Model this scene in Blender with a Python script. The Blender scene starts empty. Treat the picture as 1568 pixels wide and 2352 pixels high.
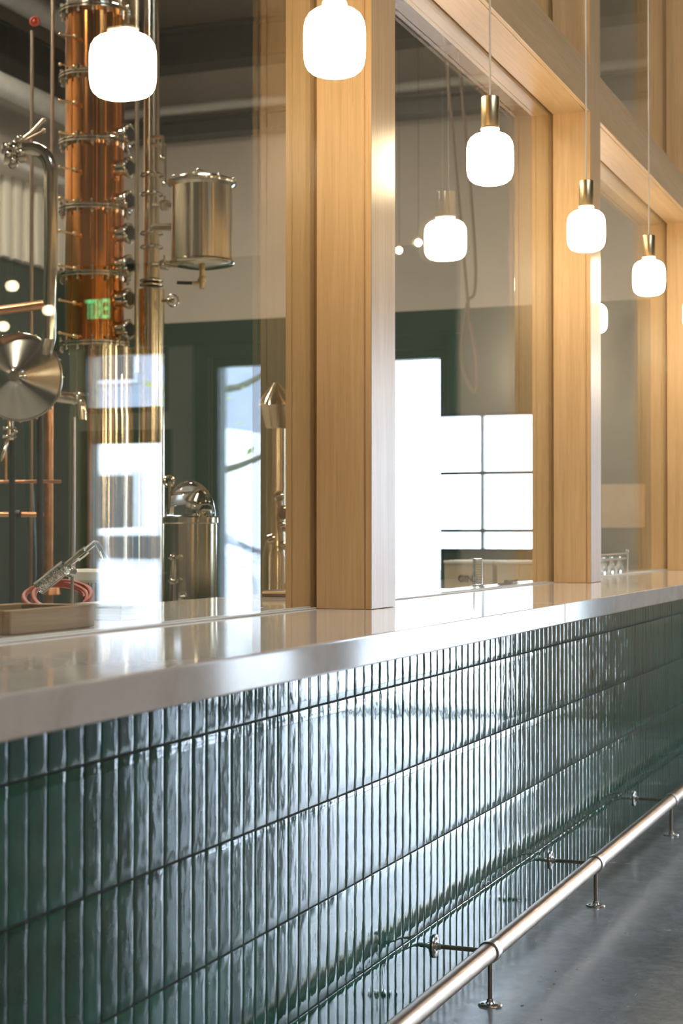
import bpy, bmesh, math, random
from mathutils import Vector, Matrix, noise

random.seed(7)
PI = math.pi
C = bpy.context.scene.collection
SC = bpy.context.scene

# ------------------------------------------------------------------ frame of reference
# x runs along the bar (away from the camera), y runs across the bar towards the distillery, z is up
F = 3850.0                     # focal length in pixels of the 1568 x 2352 frame
PHI = math.radians(21.17)      # the camera looks this far to the left of the bar's direction
EYE = 1.17
FWD = Vector((math.cos(PHI), math.sin(PHI), 0))
RGT = Vector((math.sin(PHI), -math.cos(PHI), 0))
UP = Vector((0, 0, 1))
HOR = 1227.0


def at(px, py, Z):
    """the place in the world that the photo shows at pixel (px, py), Z metres in front of the camera"""
    return Vector((0, 0, EYE)) + FWD * Z + RGT * ((px - 784) / F * Z) + UP * ((HOR - py) / F * Z)


# ------------------------------------------------------------------ object helpers
def link(o, parent=None):
    C.objects.link(o)
    if parent is not None:
        o.parent = parent
    return o


def tag(o, label=None, cat=None, group=None, kind=None):
    if label:
        o['label'] = label
    if cat:
        o['category'] = cat
    if group:
        o['group'] = group
    if kind:
        o['kind'] = kind
    return o


def thing(name, label, cat, loc=(0, 0, 0), group=None):
    o = bpy.data.objects.new(name, None)
    o.empty_display_size = 0.05
    link(o)
    o.location = loc
    return tag(o, label, cat, group)


def obj(name, bm, m, parent=None, smooth=40, mats=None):
    me = bpy.data.meshes.new(name)
    bmesh.ops.recalc_face_normals(bm, faces=bm.faces)
    bm.to_mesh(me)
    bm.free()
    for mm in ([m] if mats is None else mats):
        me.materials.append(mm)
    if smooth:
        me.polygons.foreach_set('use_smooth', [True] * len(me.polygons))
        me.set_sharp_from_angle(angle=math.radians(smooth))
    o = bpy.data.objects.new(name, me)
    link(o)
    if parent is not None:
        o.parent = parent
        # meshes are written in world coordinates: shift them into the parent's space
        loc = parent_loc(parent)
        if loc.length > 0:
            me.transform(Matrix.Translation(-loc))
    return o


def parent_loc(p):
    v = Vector((0, 0, 0))
    while p is not None:
        v += Vector(p.location)
        p = p.parent
    return v


def struct(name, bm, m, parent=None, **k):
    o = obj(name, bm, m, parent, **k)
    if parent is None:
        o['kind'] = 'structure'
    return o


def dup(root, loc, label=None, group=None):
    def cp(o, par):
        c = o.copy()
        C.objects.link(c)
        c.parent = par
        for ch in o.children:
            cp(ch, c)
        return c
    r = cp(root, root.parent)
    r.location = loc
    if label:
        r['label'] = label
    if group:
        r['group'] = group
    return r


# ------------------------------------------------------------------ mesh helpers
def BM():
    return bmesh.new()


def box(bm, x0, x1, y0, y1, z0, z1, bev=0.0, seg=2):
    b = bmesh.new()
    bmesh.ops.create_cube(b, size=1)
    for v in b.verts:
        v.co = Vector((x0 + (v.co.x + .5) * (x1 - x0), y0 + (v.co.y + .5) * (y1 - y0), z0 + (v.co.z + .5) * (z1 - z0)))
    if bev > 0:
        bmesh.ops.bevel(b, geom=list(b.edges), offset=bev, segments=seg, affect='EDGES', profile=.5)
    merge(bm, b)
    return bm


def merge(bm, b):
    vm = {}
    for v in b.verts:
        vm[v] = bm.verts.new(v.co)
    for f in b.faces:
        nf = bm.faces.new([vm[v] for v in f.verts])
        nf.material_index = f.material_index
    b.free()


def frame_axes(d):
    d = Vector(d).normalized()
    a = Vector((0, 0, 1)) if abs(d.z) < .9 else Vector((1, 0, 0))
    u = d.cross(a).normalized()
    w = d.cross(u).normalized()
    return d, u, w


def lathe(bm, base, axis, prof, n=32, cap=True):
    """prof: list of (radius, height along axis)"""
    d, u, w = frame_axes(axis)
    base = Vector(base)
    rings = []
    for r, h in prof:
        c = base + d * h
        if r < 1e-6:
            rings.append([bm.verts.new(c)])
        else:
            rings.append([bm.verts.new(c + (u * math.cos(2 * PI * i / n) + w * math.sin(2 * PI * i / n)) * r) for i in range(n)])
    for a, b in zip(rings[:-1], rings[1:]):
        for i in range(n):
            j = (i + 1) % n
            if len(a) == 1 and len(b) == 1:
                continue
            if len(a) == 1:
                bm.faces.new((a[0], b[j], b[i]))
            elif len(b) == 1:
                bm.faces.new((a[i], a[j], b[0]))
            else:
                bm.faces.new((a[i], a[j], b[j], b[i]))
    if cap:
        if len(rings[0]) > 1:
            bm.faces.new(rings[0][::-1])
        if len(rings[-1]) > 1:
            bm.faces.new(rings[-1])
    return bm


def cyl(bm, p0, p1, r, n=20, r1=None):
    p0, p1 = Vector(p0), Vector(p1)
    L = (p1 - p0).length
    return lathe(bm, p0, p1 - p0, [(r, 0), (r if r1 is None else r1, L)], n)


def disc_bevel(bm, base, axis, r, h, bev=.002, n=32):
    return lathe(bm, base, axis, [(r - bev, 0), (r, bev), (r, h - bev), (r - bev, h)], n)


def ball(bm, c, r, n=12, sq=1.0):
    m = max(5, n // 2)
    prof = [(r * math.sin(PI * i / m), r * sq * (1 - math.cos(PI * i / m))) for i in range(m + 1)]
    prof[0] = (0, 0)
    prof[-1] = (0, 2 * r * sq)
    return lathe(bm, Vector(c) - Vector((0, 0, r * sq)), (0, 0, 1), prof, n, cap=False)


def smooth_path(pts, n=8):
    pts = [Vector(p) for p in pts]
    out = []
    P = [pts[0] * 2 - pts[1]] + pts + [pts[-1] * 2 - pts[-2]]
    for i in range(1, len(P) - 2):
        for k in range(n):
            t = k / n
            a, b, c, d = P[i - 1], P[i], P[i + 1], P[i + 2]
            out.append(.5 * ((2 * b) + (c - a) * t + (2 * a - 5 * b + 4 * c - d) * t * t + (3 * b - a - 3 * c + d) * t ** 3))
    out.append(pts[-1])
    return out


def tube(bm, path, r, n=12, cap=True):
    path = [Vector(p) for p in path]
    rad = r if isinstance(r, (list, tuple)) else [r] * len(path)
    t0 = (path[1] - path[0]).normalized()
    _, u, w = frame_axes(t0)
    rings = []
    prev = t0
    for i, p in enumerate(path):
        t = (path[min(i + 1, len(path) - 1)] - path[max(i - 1, 0)]).normalized()
        ax = prev.cross(t)
        if ax.length > 1e-6:
            R = Matrix.Rotation(prev.angle(t), 3, ax.normalized())
            u = R @ u
        u = (u - t * u.dot(t)).normalized()
        w = t.cross(u)
        prev = t
        rings.append([bm.verts.new(p + (u * math.cos(2 * PI * k / n) + w * math.sin(2 * PI * k / n)) * rad[i]) for k in range(n)])
    for a, b in zip(rings[:-1], rings[1:]):
        for i in range(n):
            j = (i + 1) % n
            bm.faces.new((a[i], a[j], b[j], b[i]))
    if cap:
        bm.faces.new(rings[0][::-1])
        bm.faces.new(rings[-1])
    return bm


def torus(bm, c, axis, R, r, n=28, m=8):
    d, u, w = frame_axes(axis)
    c = Vector(c)
    rings = []
    for i in range(n):
        a = 2 * PI * i / n
        o = u * math.cos(a) + w * math.sin(a)
        rings.append([bm.verts.new(c + o * (R + r * math.cos(2 * PI * k / m)) + d * (r * math.sin(2 * PI * k / m))) for k in range(m)])
    for i in range(n):
        a, b = rings[i], rings[(i + 1) % n]
        for k in range(m):
            bm.faces.new((a[k], b[k], b[(k + 1) % m], a[(k + 1) % m]))
    return bm


# ------------------------------------------------------------------ materials
def mat(name):
    m = bpy.data.materials.new(name)
    m.use_nodes = True
    nt = m.node_tree
    b = nt.nodes['Principled BSDF']
    return m, nt, b


def N(nt, t, **k):
    n = nt.nodes.new(t)
    for a, v in k.items():
        if a.startswith('i_'):
            key = a[2:]
            n.inputs[int(key) if key.isdigit() else key.replace('_', ' ')].default_value = v
        else:
            setattr(n, a, v)
    return n


def coords(nt, scale=(1, 1, 1)):
    g = N(nt, 'ShaderNodeNewGeometry')
    mp = N(nt, 'ShaderNodeMapping')
    mp.inputs['Scale'].default_value = scale
    nt.links.new(g.outputs['Position'], mp.inputs['Vector'])
    return mp


def ramp(nt, src, stops):
    r = N(nt, 'ShaderNodeValToRGB')
    cr = r.color_ramp
    while len(cr.elements) < len(stops):
        cr.elements.new(.5)
    for e, (p, c) in zip(cr.elements, stops):
        e.position = p
        e.color = (*c, 1)
    nt.links.new(src, r.inputs[0])
    return r


def simple(name, col, rough=.5, metal=0.0, spec=.5, noise_amt=0.0, nscale=8.0, bump=0.0, bscale=60.0, aniso=0.0, coat=0.0, stretch=(1, 1, 1)):
    m, nt, b = mat(name)
    b.inputs['Base Color'].default_value = (*col, 1)
    b.inputs['Roughness'].default_value = rough
    b.inputs['Metallic'].default_value = metal
    b.inputs['Specular IOR Level'].default_value = spec
    b.inputs['Coat Weight'].default_value = coat
    mp = coords(nt, stretch)
    if noise_amt > 0:
        nz = N(nt, 'ShaderNodeTexNoise', i_Scale=nscale, i_Detail=6.0, i_Roughness=.6)
        nt.links.new(mp.outputs[0], nz.inputs['Vector'])
        lo = tuple(max(0, c * (1 - noise_amt)) for c in col)
        hi = tuple(min(1, c * (1 + noise_amt)) for c in col)
        r = ramp(nt, nz.outputs['Fac'], [(.3, lo), (.7, hi)])
        nt.links.new(r.outputs[0], b.inputs['Base Color'])
    if bump > 0:
        nb = N(nt, 'ShaderNodeTexNoise', i_Scale=bscale, i_Detail=4.0)
        nt.links.new(mp.outputs[0], nb.inputs['Vector'])
        bp = N(nt, 'ShaderNodeBump', i_Strength=bump, i_Distance=.01)
        nt.links.new(nb.outputs['Fac'], bp.inputs['Height'])
        nt.links.new(bp.outputs[0], b.inputs['Normal'])
    if aniso > 0:
        b.inputs['Anisotropic'].default_value = aniso
        b.inputs['Anisotropic Rotation'].default_value = .25
        tg = N(nt, 'ShaderNodeTangent', direction_type='RADIAL', axis='Z')
        nt.links.new(tg.outputs[0], b.inputs['Tangent'])
    return m


def wood(name, axis, base=(.71, .485, .26), dark=(.54, .345, .165), rough=.36):
    m, nt, b = mat(name)
    st = {'z': (1, 1, .035), 'x': (.035, 1, 1), 'y': (1, .035, 1)}[axis]
    mp = coords(nt, st)
    n1 = N(nt, 'ShaderNodeTexNoise', i_Scale=80.0, i_Detail=9.0, i_Roughness=.65, i_Distortion=.4)
    nt.links.new(mp.outputs[0], n1.inputs['Vector'])
    n2 = N(nt, 'ShaderNodeTexNoise', i_Scale=9.0, i_Detail=3.0, i_Roughness=.5, i_Distortion=1.2)
    nt.links.new(mp.outputs[0], n2.inputs['Vector'])
    n3 = N(nt, 'ShaderNodeTexNoise', i_Scale=260.0, i_Detail=2.0)
    nt.links.new(mp.outputs[0], n3.inputs['Vector'])
    mx = N(nt, 'ShaderNodeMix', data_type='FLOAT', i_0=.45)
    nt.links.new(n1.outputs['Fac'], mx.inputs[2])
    nt.links.new(n2.outputs['Fac'], mx.inputs[3])
    mid = tuple((a + c) / 2 for a, c in zip(base, dark))
    r = ramp(nt, mx.outputs[0], [(.33, dark), (.5, mid), (.64, base)])
    pore = ramp(nt, n3.outputs['Fac'], [(.33, (.72, .68, .62)), (.42, (1, 1, 1))])
    mul = N(nt, 'ShaderNodeMix', data_type='RGBA', blend_type='MULTIPLY', i_0=.35)
    nt.links.new(r.outputs[0], mul.inputs[6])
    nt.links.new(pore.outputs[0], mul.inputs[7])
    nt.links.new(mul.outputs[2], b.inputs['Base Color'])
    b.inputs['Roughness'].default_value = rough
    b.inputs['Specular IOR Level'].default_value = .5
    bp = N(nt, 'ShaderNodeBump', i_Strength=.12, i_Distance=.002)
    nt.links.new(n1.outputs['Fac'], bp.inputs['Height'])
    nt.links.new(bp.outputs[0], b.inputs['Normal'])
    return m


def glass_sheet(name, tint=(.97, .985, .975)):
    """flat glass: each face mirrors by its Fresnel share and lets the rest straight through"""
    m, nt, b = mat(name)
    nt.nodes.remove(b)
    out = nt.nodes['Material Output']
    g = N(nt, 'ShaderNodeNewGeometry')
    ior = N(nt, 'ShaderNodeMapRange', i_1=0.0, i_2=1.0, i_3=1.52, i_4=1 / 1.52)
    nt.links.new(g.outputs['Backfacing'], ior.inputs[0])
    fr = N(nt, 'ShaderNodeFresnel')
    nt.links.new(ior.outputs[0], fr.inputs['IOR'])
    tr = N(nt, 'ShaderNodeBsdfTransparent')
    tr.inputs[0].default_value = (*tint, 1)
    gl = N(nt, 'ShaderNodeBsdfGlossy')
    gl.inputs['Color'].default_value = (1, 1, 1, 1)
    gl.inputs['Roughness'].default_value = 0.0
    mx = N(nt, 'ShaderNodeMixShader')
    nt.links.new(fr.outputs[0], mx.inputs[0])
    nt.links.new(tr.outputs[0], mx.inputs[1])
    nt.links.new(gl.outputs[0], mx.inputs[2])
    nt.links.new(mx.outputs[0], out.inputs[0])
    return m


def clear_glass(name, col=(.97, .99, .98), rough=0.0):
    m, nt, b = mat(name)
    b.inputs['Base Color'].default_value = (*col, 1)
    b.inputs['Transmission Weight'].default_value = 1.0
    b.inputs['Roughness'].default_value = rough
    b.inputs['IOR'].default_value = 1.47
    return m


def emit(name, col, s):
    m, nt, b = mat(name)
    b.inputs['Base Color'].default_value = (*[min(1, c) for c in col], 1)
    b.inputs['Emission Color'].default_value = (*col, 1)
    b.inputs['Emission Strength'].default_value = s
    return m


oak_z = wood('oak_upright', 'z')
oak_x = wood('oak_lengthwise', 'x')
brass = simple('satin_brass', (.78, .60, .33), .32, 1.0, bump=.03, bscale=300)
rail_metal = simple('brushed_bronze_rail', (.50, .395, .30), .33, 1.0, noise_amt=.12, nscale=30, bump=.05, bscale=400)
collar_metal = simple('pale_nickel', (.74, .68, .62), .28, 1.0, bump=.03, bscale=300)
dark_rod = simple('bronze_rod', (.50, .40, .30), .30, 1.0)
steel = simple('brushed_stainless', (.78, .69, .52), .15, 1.0, noise_amt=.08, nscale=6, aniso=.85)
steel_plain = simple('stainless_fitting', (.74, .68, .56), .13, 1.0)
copper = simple('polished_copper', (.78, .32, .085), .12, 1.0, noise_amt=.18, nscale=5, aniso=.7)
copper_pipe = simple('copper_pipe', (.80, .42, .22), .28, 1.0, noise_amt=.25, nscale=14)
black_rubber = simple('black_rubber', (.02, .022, .025), .5)
red_rubber = simple('red_rubber_hose', (.36, .045, .02), .45)
white_cord = simple('cream_textile_cord', (.80, .74, .62), .7)
cardboard = simple('cream_cardboard', (.62, .54, .40), .8, noise_amt=.08, nscale=5)
box_lid = simple('white_cardboard', (.85, .84, .80), .7)
ink = simple('black_ink', (.04, .04, .04), .7)
dark_steel = simple('dark_painted_steel', (.022, .034, .034), .4, noise_amt=.2, nscale=3)
window_green = simple('dark_green_window_paint', (.018, .050, .042), .45)
galv = simple('galvanised_duct', (.74, .73, .72), .5, .0, noise_amt=.1)
wall_grey = simple('beige_grey_plaster', (.40, .36, .31), .85, noise_amt=.06, nscale=2, bump=.05, bscale=30)
ceil_mat = simple('dark_ceiling_boards', (.10, .09, .08), .8, noise_amt=.3, nscale=3)
white_ply = simple('plain_plywood', (.62, .45, .29), .6, noise_amt=.1, nscale=9)
paper = simple('white_paper', (.85, .85, .83), .8)
grout_mat = simple('dark_grout', (.055, .062, .055), .85, noise_amt=.3, nscale=60)
pane = glass_sheet('window_glass')
glassware = clear_glass('laboratory_glass')
sightglass = simple('dark_sight_glass', (.02, .025, .025), .05)
tray_wood = wood('walnut_tray_wood', 'x', (.42, .27, .13), (.27, .16, .075), .5)
dark_tray = simple('dark_slate', (.06, .06, .065), .35)
asphalt = simple('asphalt', (.50, .51, .53), .8, noise_amt=.2, nscale=2)
pave = simple('pale_paving', (.68, .68, .67), .8, noise_amt=.1, nscale=1)
facade = simple('white_render', (.80, .80, .80), .8, noise_amt=.05, nscale=1)
bark = simple('mossy_bark', (.10, .10, .065), .9, noise_amt=.4, nscale=8)
leaf = simple('pale_spring_leaves', (.30, .36, .10), .7, noise_amt=.3, nscale=4)
car_white = simple('white_car_paint', (.75, .77, .80), .15, 0, coat=.6)
car_grey = simple('dark_blue_car_paint', (.05, .07, .10), .15, 0, coat=.6)
car_glass = simple('tinted_car_glass', (.02, .03, .035), .05)
tyre = simple('tyre_rubber', (.02, .02, .02), .8)
tail_red = simple('red_tail_lamp', (.6, .03, .01), .2)
opal = emit('glowing_opal_glass', (1.0, .79, .50), 36.0)
opal_small = emit('glowing_small_globe', (1.0, .80, .52), 12.0)
exit_green = emit('lit_green_letters', (.12, 1.0, .35), 2.6)
red_lamp = simple('red_valve_cap', (.5, .06, .03), .4)


def make_tile():
    m, nt, b = mat('deep_green_glazed_tile')
    mp = coords(nt, (1, 1, 1))
    n1 = N(nt, 'ShaderNodeTexNoise', i_Scale=16.0, i_Detail=3.0)
    nt.links.new(mp.outputs[0], n1.inputs['Vector'])
    at_ = N(nt, 'ShaderNodeAttribute', attribute_name='tile_tone')
    mx = N(nt, 'ShaderNodeMath', operation='ADD')
    nt.links.new(n1.outputs['Fac'], mx.inputs[0])
    nt.links.new(at_.outputs['Fac'], mx.inputs[1])
    r = ramp(nt, mx.outputs[0], [(.3, (.005, .085, .058)), (.6, (.008, .130, .090)), (.9, (.014, .175, .125))])
    nt.links.new(r.outputs[0], b.inputs['Base Color'])
    b.inputs['Roughness'].default_value = .055
    b.inputs['Specular IOR Level'].default_value = 1.0
    mp2 = coords(nt, (1, 1, .45))
    n2 = N(nt, 'ShaderNodeTexNoise', i_Scale=46.0, i_Detail=2.0, i_Roughness=.45)
    nt.links.new(mp2.outputs[0], n2.inputs['Vector'])
    n3 = N(nt, 'ShaderNodeTexNoise', i_Scale=170.0, i_Detail=2.0)
    nt.links.new(mp2.outputs[0], n3.inputs['Vector'])
    b1 = N(nt, 'ShaderNodeBump', i_Strength=.5, i_Distance=.0010)
    nt.links.new(n2.outputs['Fac'], b1.inputs['Height'])
    b2 = N(nt, 'ShaderNodeBump', i_Strength=.25, i_Distance=.0002)
    nt.links.new(n3.outputs['Fac'], b2.inputs['Height'])
    nt.links.new(b1.outputs[0], b2.inputs['Normal'])
    nt.links.new(b2.outputs[0], b.inputs['Normal'])
    return m


def make_stone():
    m, nt, b = mat('polished_pale_quartz')
    mp = coords(nt, (1, 1, 1))
    n1 = N(nt, 'ShaderNodeTexNoise', i_Scale=7.0, i_Detail=8.0, i_Roughness=.62, i_Distortion=.6)
    nt.links.new(mp.outputs[0], n1.inputs['Vector'])
    r = ramp(nt, n1.outputs['Fac'], [(.32, (.56, .505, .45)), (.5, (.67, .615, .555)), (.68, (.72, .67, .615))])
    nt.links.new(r.outputs[0], b.inputs['Base Color'])
    b.inputs['Roughness'].default_value = .07
    b.inputs['Specular IOR Level'].default_value = .5
    n2 = N(nt, 'ShaderNodeTexNoise', i_Scale=14.0, i_Detail=3.0)
    mp2 = coords(nt, (.25, 1, 1))
    nt.links.new(mp2.outputs[0], n2.inputs['Vector'])
    bp = N(nt, 'ShaderNodeBump', i_Strength=.015, i_Distance=.001)
    nt.links.new(n2.outputs['Fac'], bp.inputs['Height'])
    nt.links.new(bp.outputs[0], b.inputs['Normal'])
    return m


def make_floor():
    m, nt, b = mat('worn_grey_concrete')
    mp = coords(nt, (1, 1, 1))
    n1 = N(nt, 'ShaderNodeTexNoise', i_Scale=1.6, i_Detail=8.0, i_Roughness=.6)
    n2 = N(nt, 'ShaderNodeTexNoise', i_Scale=38.0, i_Detail=6.0, i_Roughness=.7)
    n3 = N(nt, 'ShaderNodeTexNoise', i_Scale=9.0, i_Detail=5.0, i_Roughness=.6, i_Distortion=1.5)
    for n in (n1, n2, n3):
        nt.links.new(mp.outputs[0], n.inputs['Vector'])
    r = ramp(nt, n1.outputs['Fac'], [(.32, (.27, .27, .275)), (.68, (.42, .42, .425))])
    r2 = ramp(nt, n2.outputs['Fac'], [(.3, (.78, .78, .78)), (.55, (1, 1, 1)), (.74, (1.0, 1.0, 1.0))])
    r3 = ramp(nt, n3.outputs['Fac'], [(.42, (.80, .79, .78)), (.6, (1, 1, 1))])
    m1 = N(nt, 'ShaderNodeMix', data_type='RGBA', blend_type='MULTIPLY', i_0=1.0)
    m2 = N(nt, 'ShaderNodeMix', data_type='RGBA', blend_type='MULTIPLY', i_0=.7)
    nt.links.new(r.outputs[0], m1.inputs[6])
    nt.links.new(r2.outputs[0], m1.inputs[7])
    nt.links.new(m1.outputs[2], m2.inputs[6])
    nt.links.new(r3.outputs[0], m2.inputs[7])
    nt.links.new(m2.outputs[2], b.inputs['Base Color'])
    rr = N(nt, 'ShaderNodeMapRange', i_1=.3, i_2=.7, i_3=.17, i_4=.28)
    nt.links.new(n3.outputs['Fac'], rr.inputs[0])
    nt.links.new(rr.outputs[0], b.inputs['Roughness'])
    bp = N(nt, 'ShaderNodeBump', i_Strength=.12, i_Distance=.001)
    nt.links.new(n2.outputs['Fac'], bp.inputs['Height'])
    nt.links.new(bp.outputs[0], b.inputs['Normal'])
    return m


def make_wall(name, split, low=(.046, .074, .058), high=(.60, .54, .48)):
    """plaster wall, painted dark green below the height `split`"""
    m, nt, b = mat(name)
    g = N(nt, 'ShaderNodeNewGeometry')
    sp = N(nt, 'ShaderNodeSeparateXYZ')
    nt.links.new(g.outputs['Position'], sp.inputs[0])
    gt = N(nt, 'ShaderNodeMath', operation='GREATER_THAN')
    gt.inputs[1].default_value = split
    nt.links.new(sp.outputs['Z'], gt.inputs[0])
    mx = N(nt, 'ShaderNodeMix', data_type='RGBA')
    nt.links.new(gt.outputs[0], mx.inputs[0])
    mx.inputs[6].default_value = (*low, 1)
    mx.inputs[7].default_value = (*high, 1)
    n1 = N(nt, 'ShaderNodeTexNoise', i_Scale=1.3, i_Detail=6.0)
    nt.links.new(g.outputs['Position'], n1.inputs['Vector'])
    r = ramp(nt, n1.outputs['Fac'], [(.3, (.86, .86, .86)), (.7, (1, 1, 1))])
    mu = N(nt, 'ShaderNodeMix', data_type='RGBA', blend_type='MULTIPLY', i_0=1.0)
    nt.links.new(mx.outputs[2], mu.inputs[6])
    nt.links.new(r.outputs[0], mu.inputs[7])
    nt.links.new(mu.outputs[2], b.inputs['Base Color'])
    b.inputs['Roughness'].default_value = .75
    return m


tile_mat, stone, floor_mat = make_tile(), make_stone(), make_floor()

# ------------------------------------------------------------------ dimensions
Y_TILE = 1.31          # face of the tiled bar front
Y_EDGE = 1.03          # front edge of the worktop
TOP = .9905            # height of the worktop
THK = .0536
Y_POST = 1.375         # front of the posts
Y_GLASS = 1.5195       # front face of the glass
POST_W = .172
POSTS = [1.398, 3.748, 6.098, 8.448]
HEAD0, HEAD1 = 2.736, 2.907
CEIL = 5.9
X_END = 13.0           # street facade of the distillery
X_FR = 10.4            # street facade of the seating side, set back
X_BACK = -3.0
Y_RIGHT = -6.2
Y_LEFT = 7.3

# ------------------------------------------------------------------ room shell
fb_ = box(BM(), X_BACK - .3, X_FR + .25, Y_RIGHT - .3, Y_LEFT + .3, -.12, 0)
box(fb_, X_FR + .25, X_END + .3, 1.38, Y_LEFT + .3, -.12, 0)
struct('floor', fb_, floor_mat, smooth=0)
FILL_ROOFLIGHT = (2.0, 5.0, -2.3, -1.1)      # added unseen rooflight over the seating side, daylight for the floor
cb = BM()
box(cb, X_BACK - .3, FILL_ROOFLIGHT[0], Y_RIGHT - .3, Y_LEFT + .3, CEIL, CEIL + .15)
box(cb, FILL_ROOFLIGHT[1], X_FR + .3, Y_RIGHT - .3, Y_LEFT + .3, CEIL, CEIL + .15)
box(cb, X_FR + .3, X_END + .3, 1.38, Y_LEFT + .3, CEIL, CEIL + .15)
box(cb, FILL_ROOFLIGHT[0], FILL_ROOFLIGHT[1], Y_RIGHT - .3, FILL_ROOFLIGHT[2], CEIL, CEIL + .15)
box(cb, FILL_ROOFLIGHT[0], FILL_ROOFLIGHT[1], FILL_ROOFLIGHT[3], Y_LEFT + .3, CEIL, CEIL + .15)
struct('ceiling', cb, ceil_mat, smooth=0)


def wall_holes(name, m, axis, pos, thick, u0, u1, z0, z1, holes):
    """wall in the plane axis = pos; holes are (u0, u1, z0, z1), not overlapping in u except when stacked"""
    bm = BM()
    us = sorted(set([u0, u1] + [h[0] for h in holes] + [h[1] for h in holes]))
    for a, b in zip(us[:-1], us[1:]):
        mid = (a + b) / 2
        hs = sorted([h for h in holes if h[0] < mid < h[1]], key=lambda h: h[2])
        z = z0
        for h in hs + [(0, 0, z1, z1)]:
            if h[2] - z > 1e-4:
                if axis == 'x':
                    box(bm, pos, pos + thick, a, b, z, h[2])
                else:
                    box(bm, a, b, pos, pos + thick, z, h[2])
            z = h[3]
    return struct(name, bm, m, smooth=0)


# street facade on the bar side: one wide shopfront window, a glazed door with a transom light
WIN_A = (-1.94, -.24, .0, 2.38)
DOOR_B = (-2.97, -2.24, 0.0, 1.90)
TRANS_B = (-2.95, -2.27, 2.02, 2.47)
wall_holes('wall_front', make_wall('front_wall_paint', 3.0, (.60, .54, .46), (.60, .54, .46)), 'x', X_FR, .25, Y_RIGHT, 1.372, 0, CEIL,
           [WIN_A, DOOR_B, TRANS_B])
struct('wall_street', box(BM(), X_FR + .001, X_END, 1.373, 1.62, 0, CEIL), wall_grey, smooth=0)
# street facade on the distillery side, with the gridded roller-door window
GRID = (2.86, 4.60, 1.02, 2.16)
wall_holes('wall_back', make_wall('distillery_wall_paint', 3.0), 'x', X_END, .25, 1.373, Y_LEFT, 0, CEIL, [GRID])
struct('wall_left', box(BM(), X_BACK, X_END, Y_LEFT, Y_LEFT + .2, 0, CEIL), make_wall('left_wall_paint', 3.36, (.045, .072, .056), (.50, .46, .41)), smooth=0)
SIDE = []
wall_holes('wall_right', wall_grey, 'y', Y_RIGHT - .2, .2, X_BACK, X_FR + .25, 0, CEIL, SIDE)
struct('wall_rear', box(BM(), X_BACK - .2, X_BACK, Y_RIGHT, Y_LEFT, 0, CEIL), wall_grey, smooth=0)


def window(n, axis, pos, r, bars_u, bars_z, fm, fw=.05, door=False, label=None):
    """frame, glazing bars and pane in the hole r of a wall at axis = pos"""
    u0, u1, z0, z1 = r
    root = bpy.data.objects.new(('door_%d' if door else 'window_%d') % n, None)
    link(root)
    root.location = (pos, (u0 + u1) / 2, z0) if axis == 'x' else ((u0 + u1) / 2, pos, z0)
    root['kind'] = 'structure'

    def bx(bm, a, b, c, d, t0, t1):
        if axis == 'x':
            box(bm, pos + t0, pos + t1, a, b, c, d, .003, 1)
        else:
            box(bm, a, b, pos + t0, pos + t1, c, d, .003, 1)
    f = BM()
    bx(f, u0, u0 + fw, z0, z1, .0, .12)
    bx(f, u1 - fw, u1, z0, z1, .0, .12)
    fb = .016 if z0 < .01 else fw
    bx(f, u0 + fw, u1 - fw, z0, z0 + fb, .0, .12)
    bx(f, u0 + fw, u1 - fw, z1 - fw, z1, .0, .12)
    obj('door_frame' if door else 'window_frame', f, fm, root)
    if bars_u or bars_z:
        g = BM()
        for u in bars_u:
            bx(g, u - .014, u + .014, z0 + fb, z1 - fw, .03, .09)
        for z in bars_z:
            bx(g, u0 + fw, u1 - fw, z - .014, z + .014, .025, .085)
        obj('glazing_bars', g, fm, root)
    p = BM()
    if axis == 'x':
        box(p, pos + .055, pos + .061, u0 + fw, u1 - fw, z0 + fb, z1 - fw)
    else:
        box(p, u0 + fw, u1 - fw, pos + .055, pos + .061, z0 + fw, z1 - fw)
    obj('pane', p, pane, root, smooth=0)
    return root


window(1, 'x', X_FR, WIN_A, [-1.1], [], window_green, .06)
window(2, 'x', X_FR, TRANS_B, [], [], window_green, .04)
window(3, 'x', X_END, GRID, [3.40, 3.83, 4.26], [1.665, 1.198], dark_steel, .035)
for i, s in enumerate(SIDE):
    window(4 + i, 'y', Y_RIGHT - .15, s, [(s[0] + s[1]) / 2], [2.2], window_green, .06)
rl = bpy.data.objects.new('window_4', None)  # added rooflight, never in view, lights the floor from above
link(rl)
rl.location = ((FILL_ROOFLIGHT[0] + FILL_ROOFLIGHT[1]) / 2, (FILL_ROOFLIGHT[2] + FILL_ROOFLIGHT[3]) / 2, CEIL)
rl['kind'] = 'structure'
rb = BM()
box(rb, FILL_ROOFLIGHT[0], FILL_ROOFLIGHT[0] + .06, FILL_ROOFLIGHT[2], FILL_ROOFLIGHT[3], CEIL, CEIL + .2)
box(rb, FILL_ROOFLIGHT[1] - .06, FILL_ROOFLIGHT[1], FILL_ROOFLIGHT[2], FILL_ROOFLIGHT[3], CEIL, CEIL + .2)
box(rb, FILL_ROOFLIGHT[0], FILL_ROOFLIGHT[1], FILL_ROOFLIGHT[2], FILL_ROOFLIGHT[2] + .06, CEIL, CEIL + .2)
box(rb, FILL_ROOFLIGHT[0], FILL_ROOFLIGHT[1], FILL_ROOFLIGHT[3] - .06, FILL_ROOFLIGHT[3], CEIL, CEIL + .2)
obj('window_frame', rb, dark_steel, rl, smooth=0)
obj('pane', box(BM(), FILL_ROOFLIGHT[0] + .06, FILL_ROOFLIGHT[1] - .06, FILL_ROOFLIGHT[2] + .06, FILL_ROOFLIGHT[3] - .06, CEIL + .16, CEIL + .17), pane, rl, smooth=0)
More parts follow.
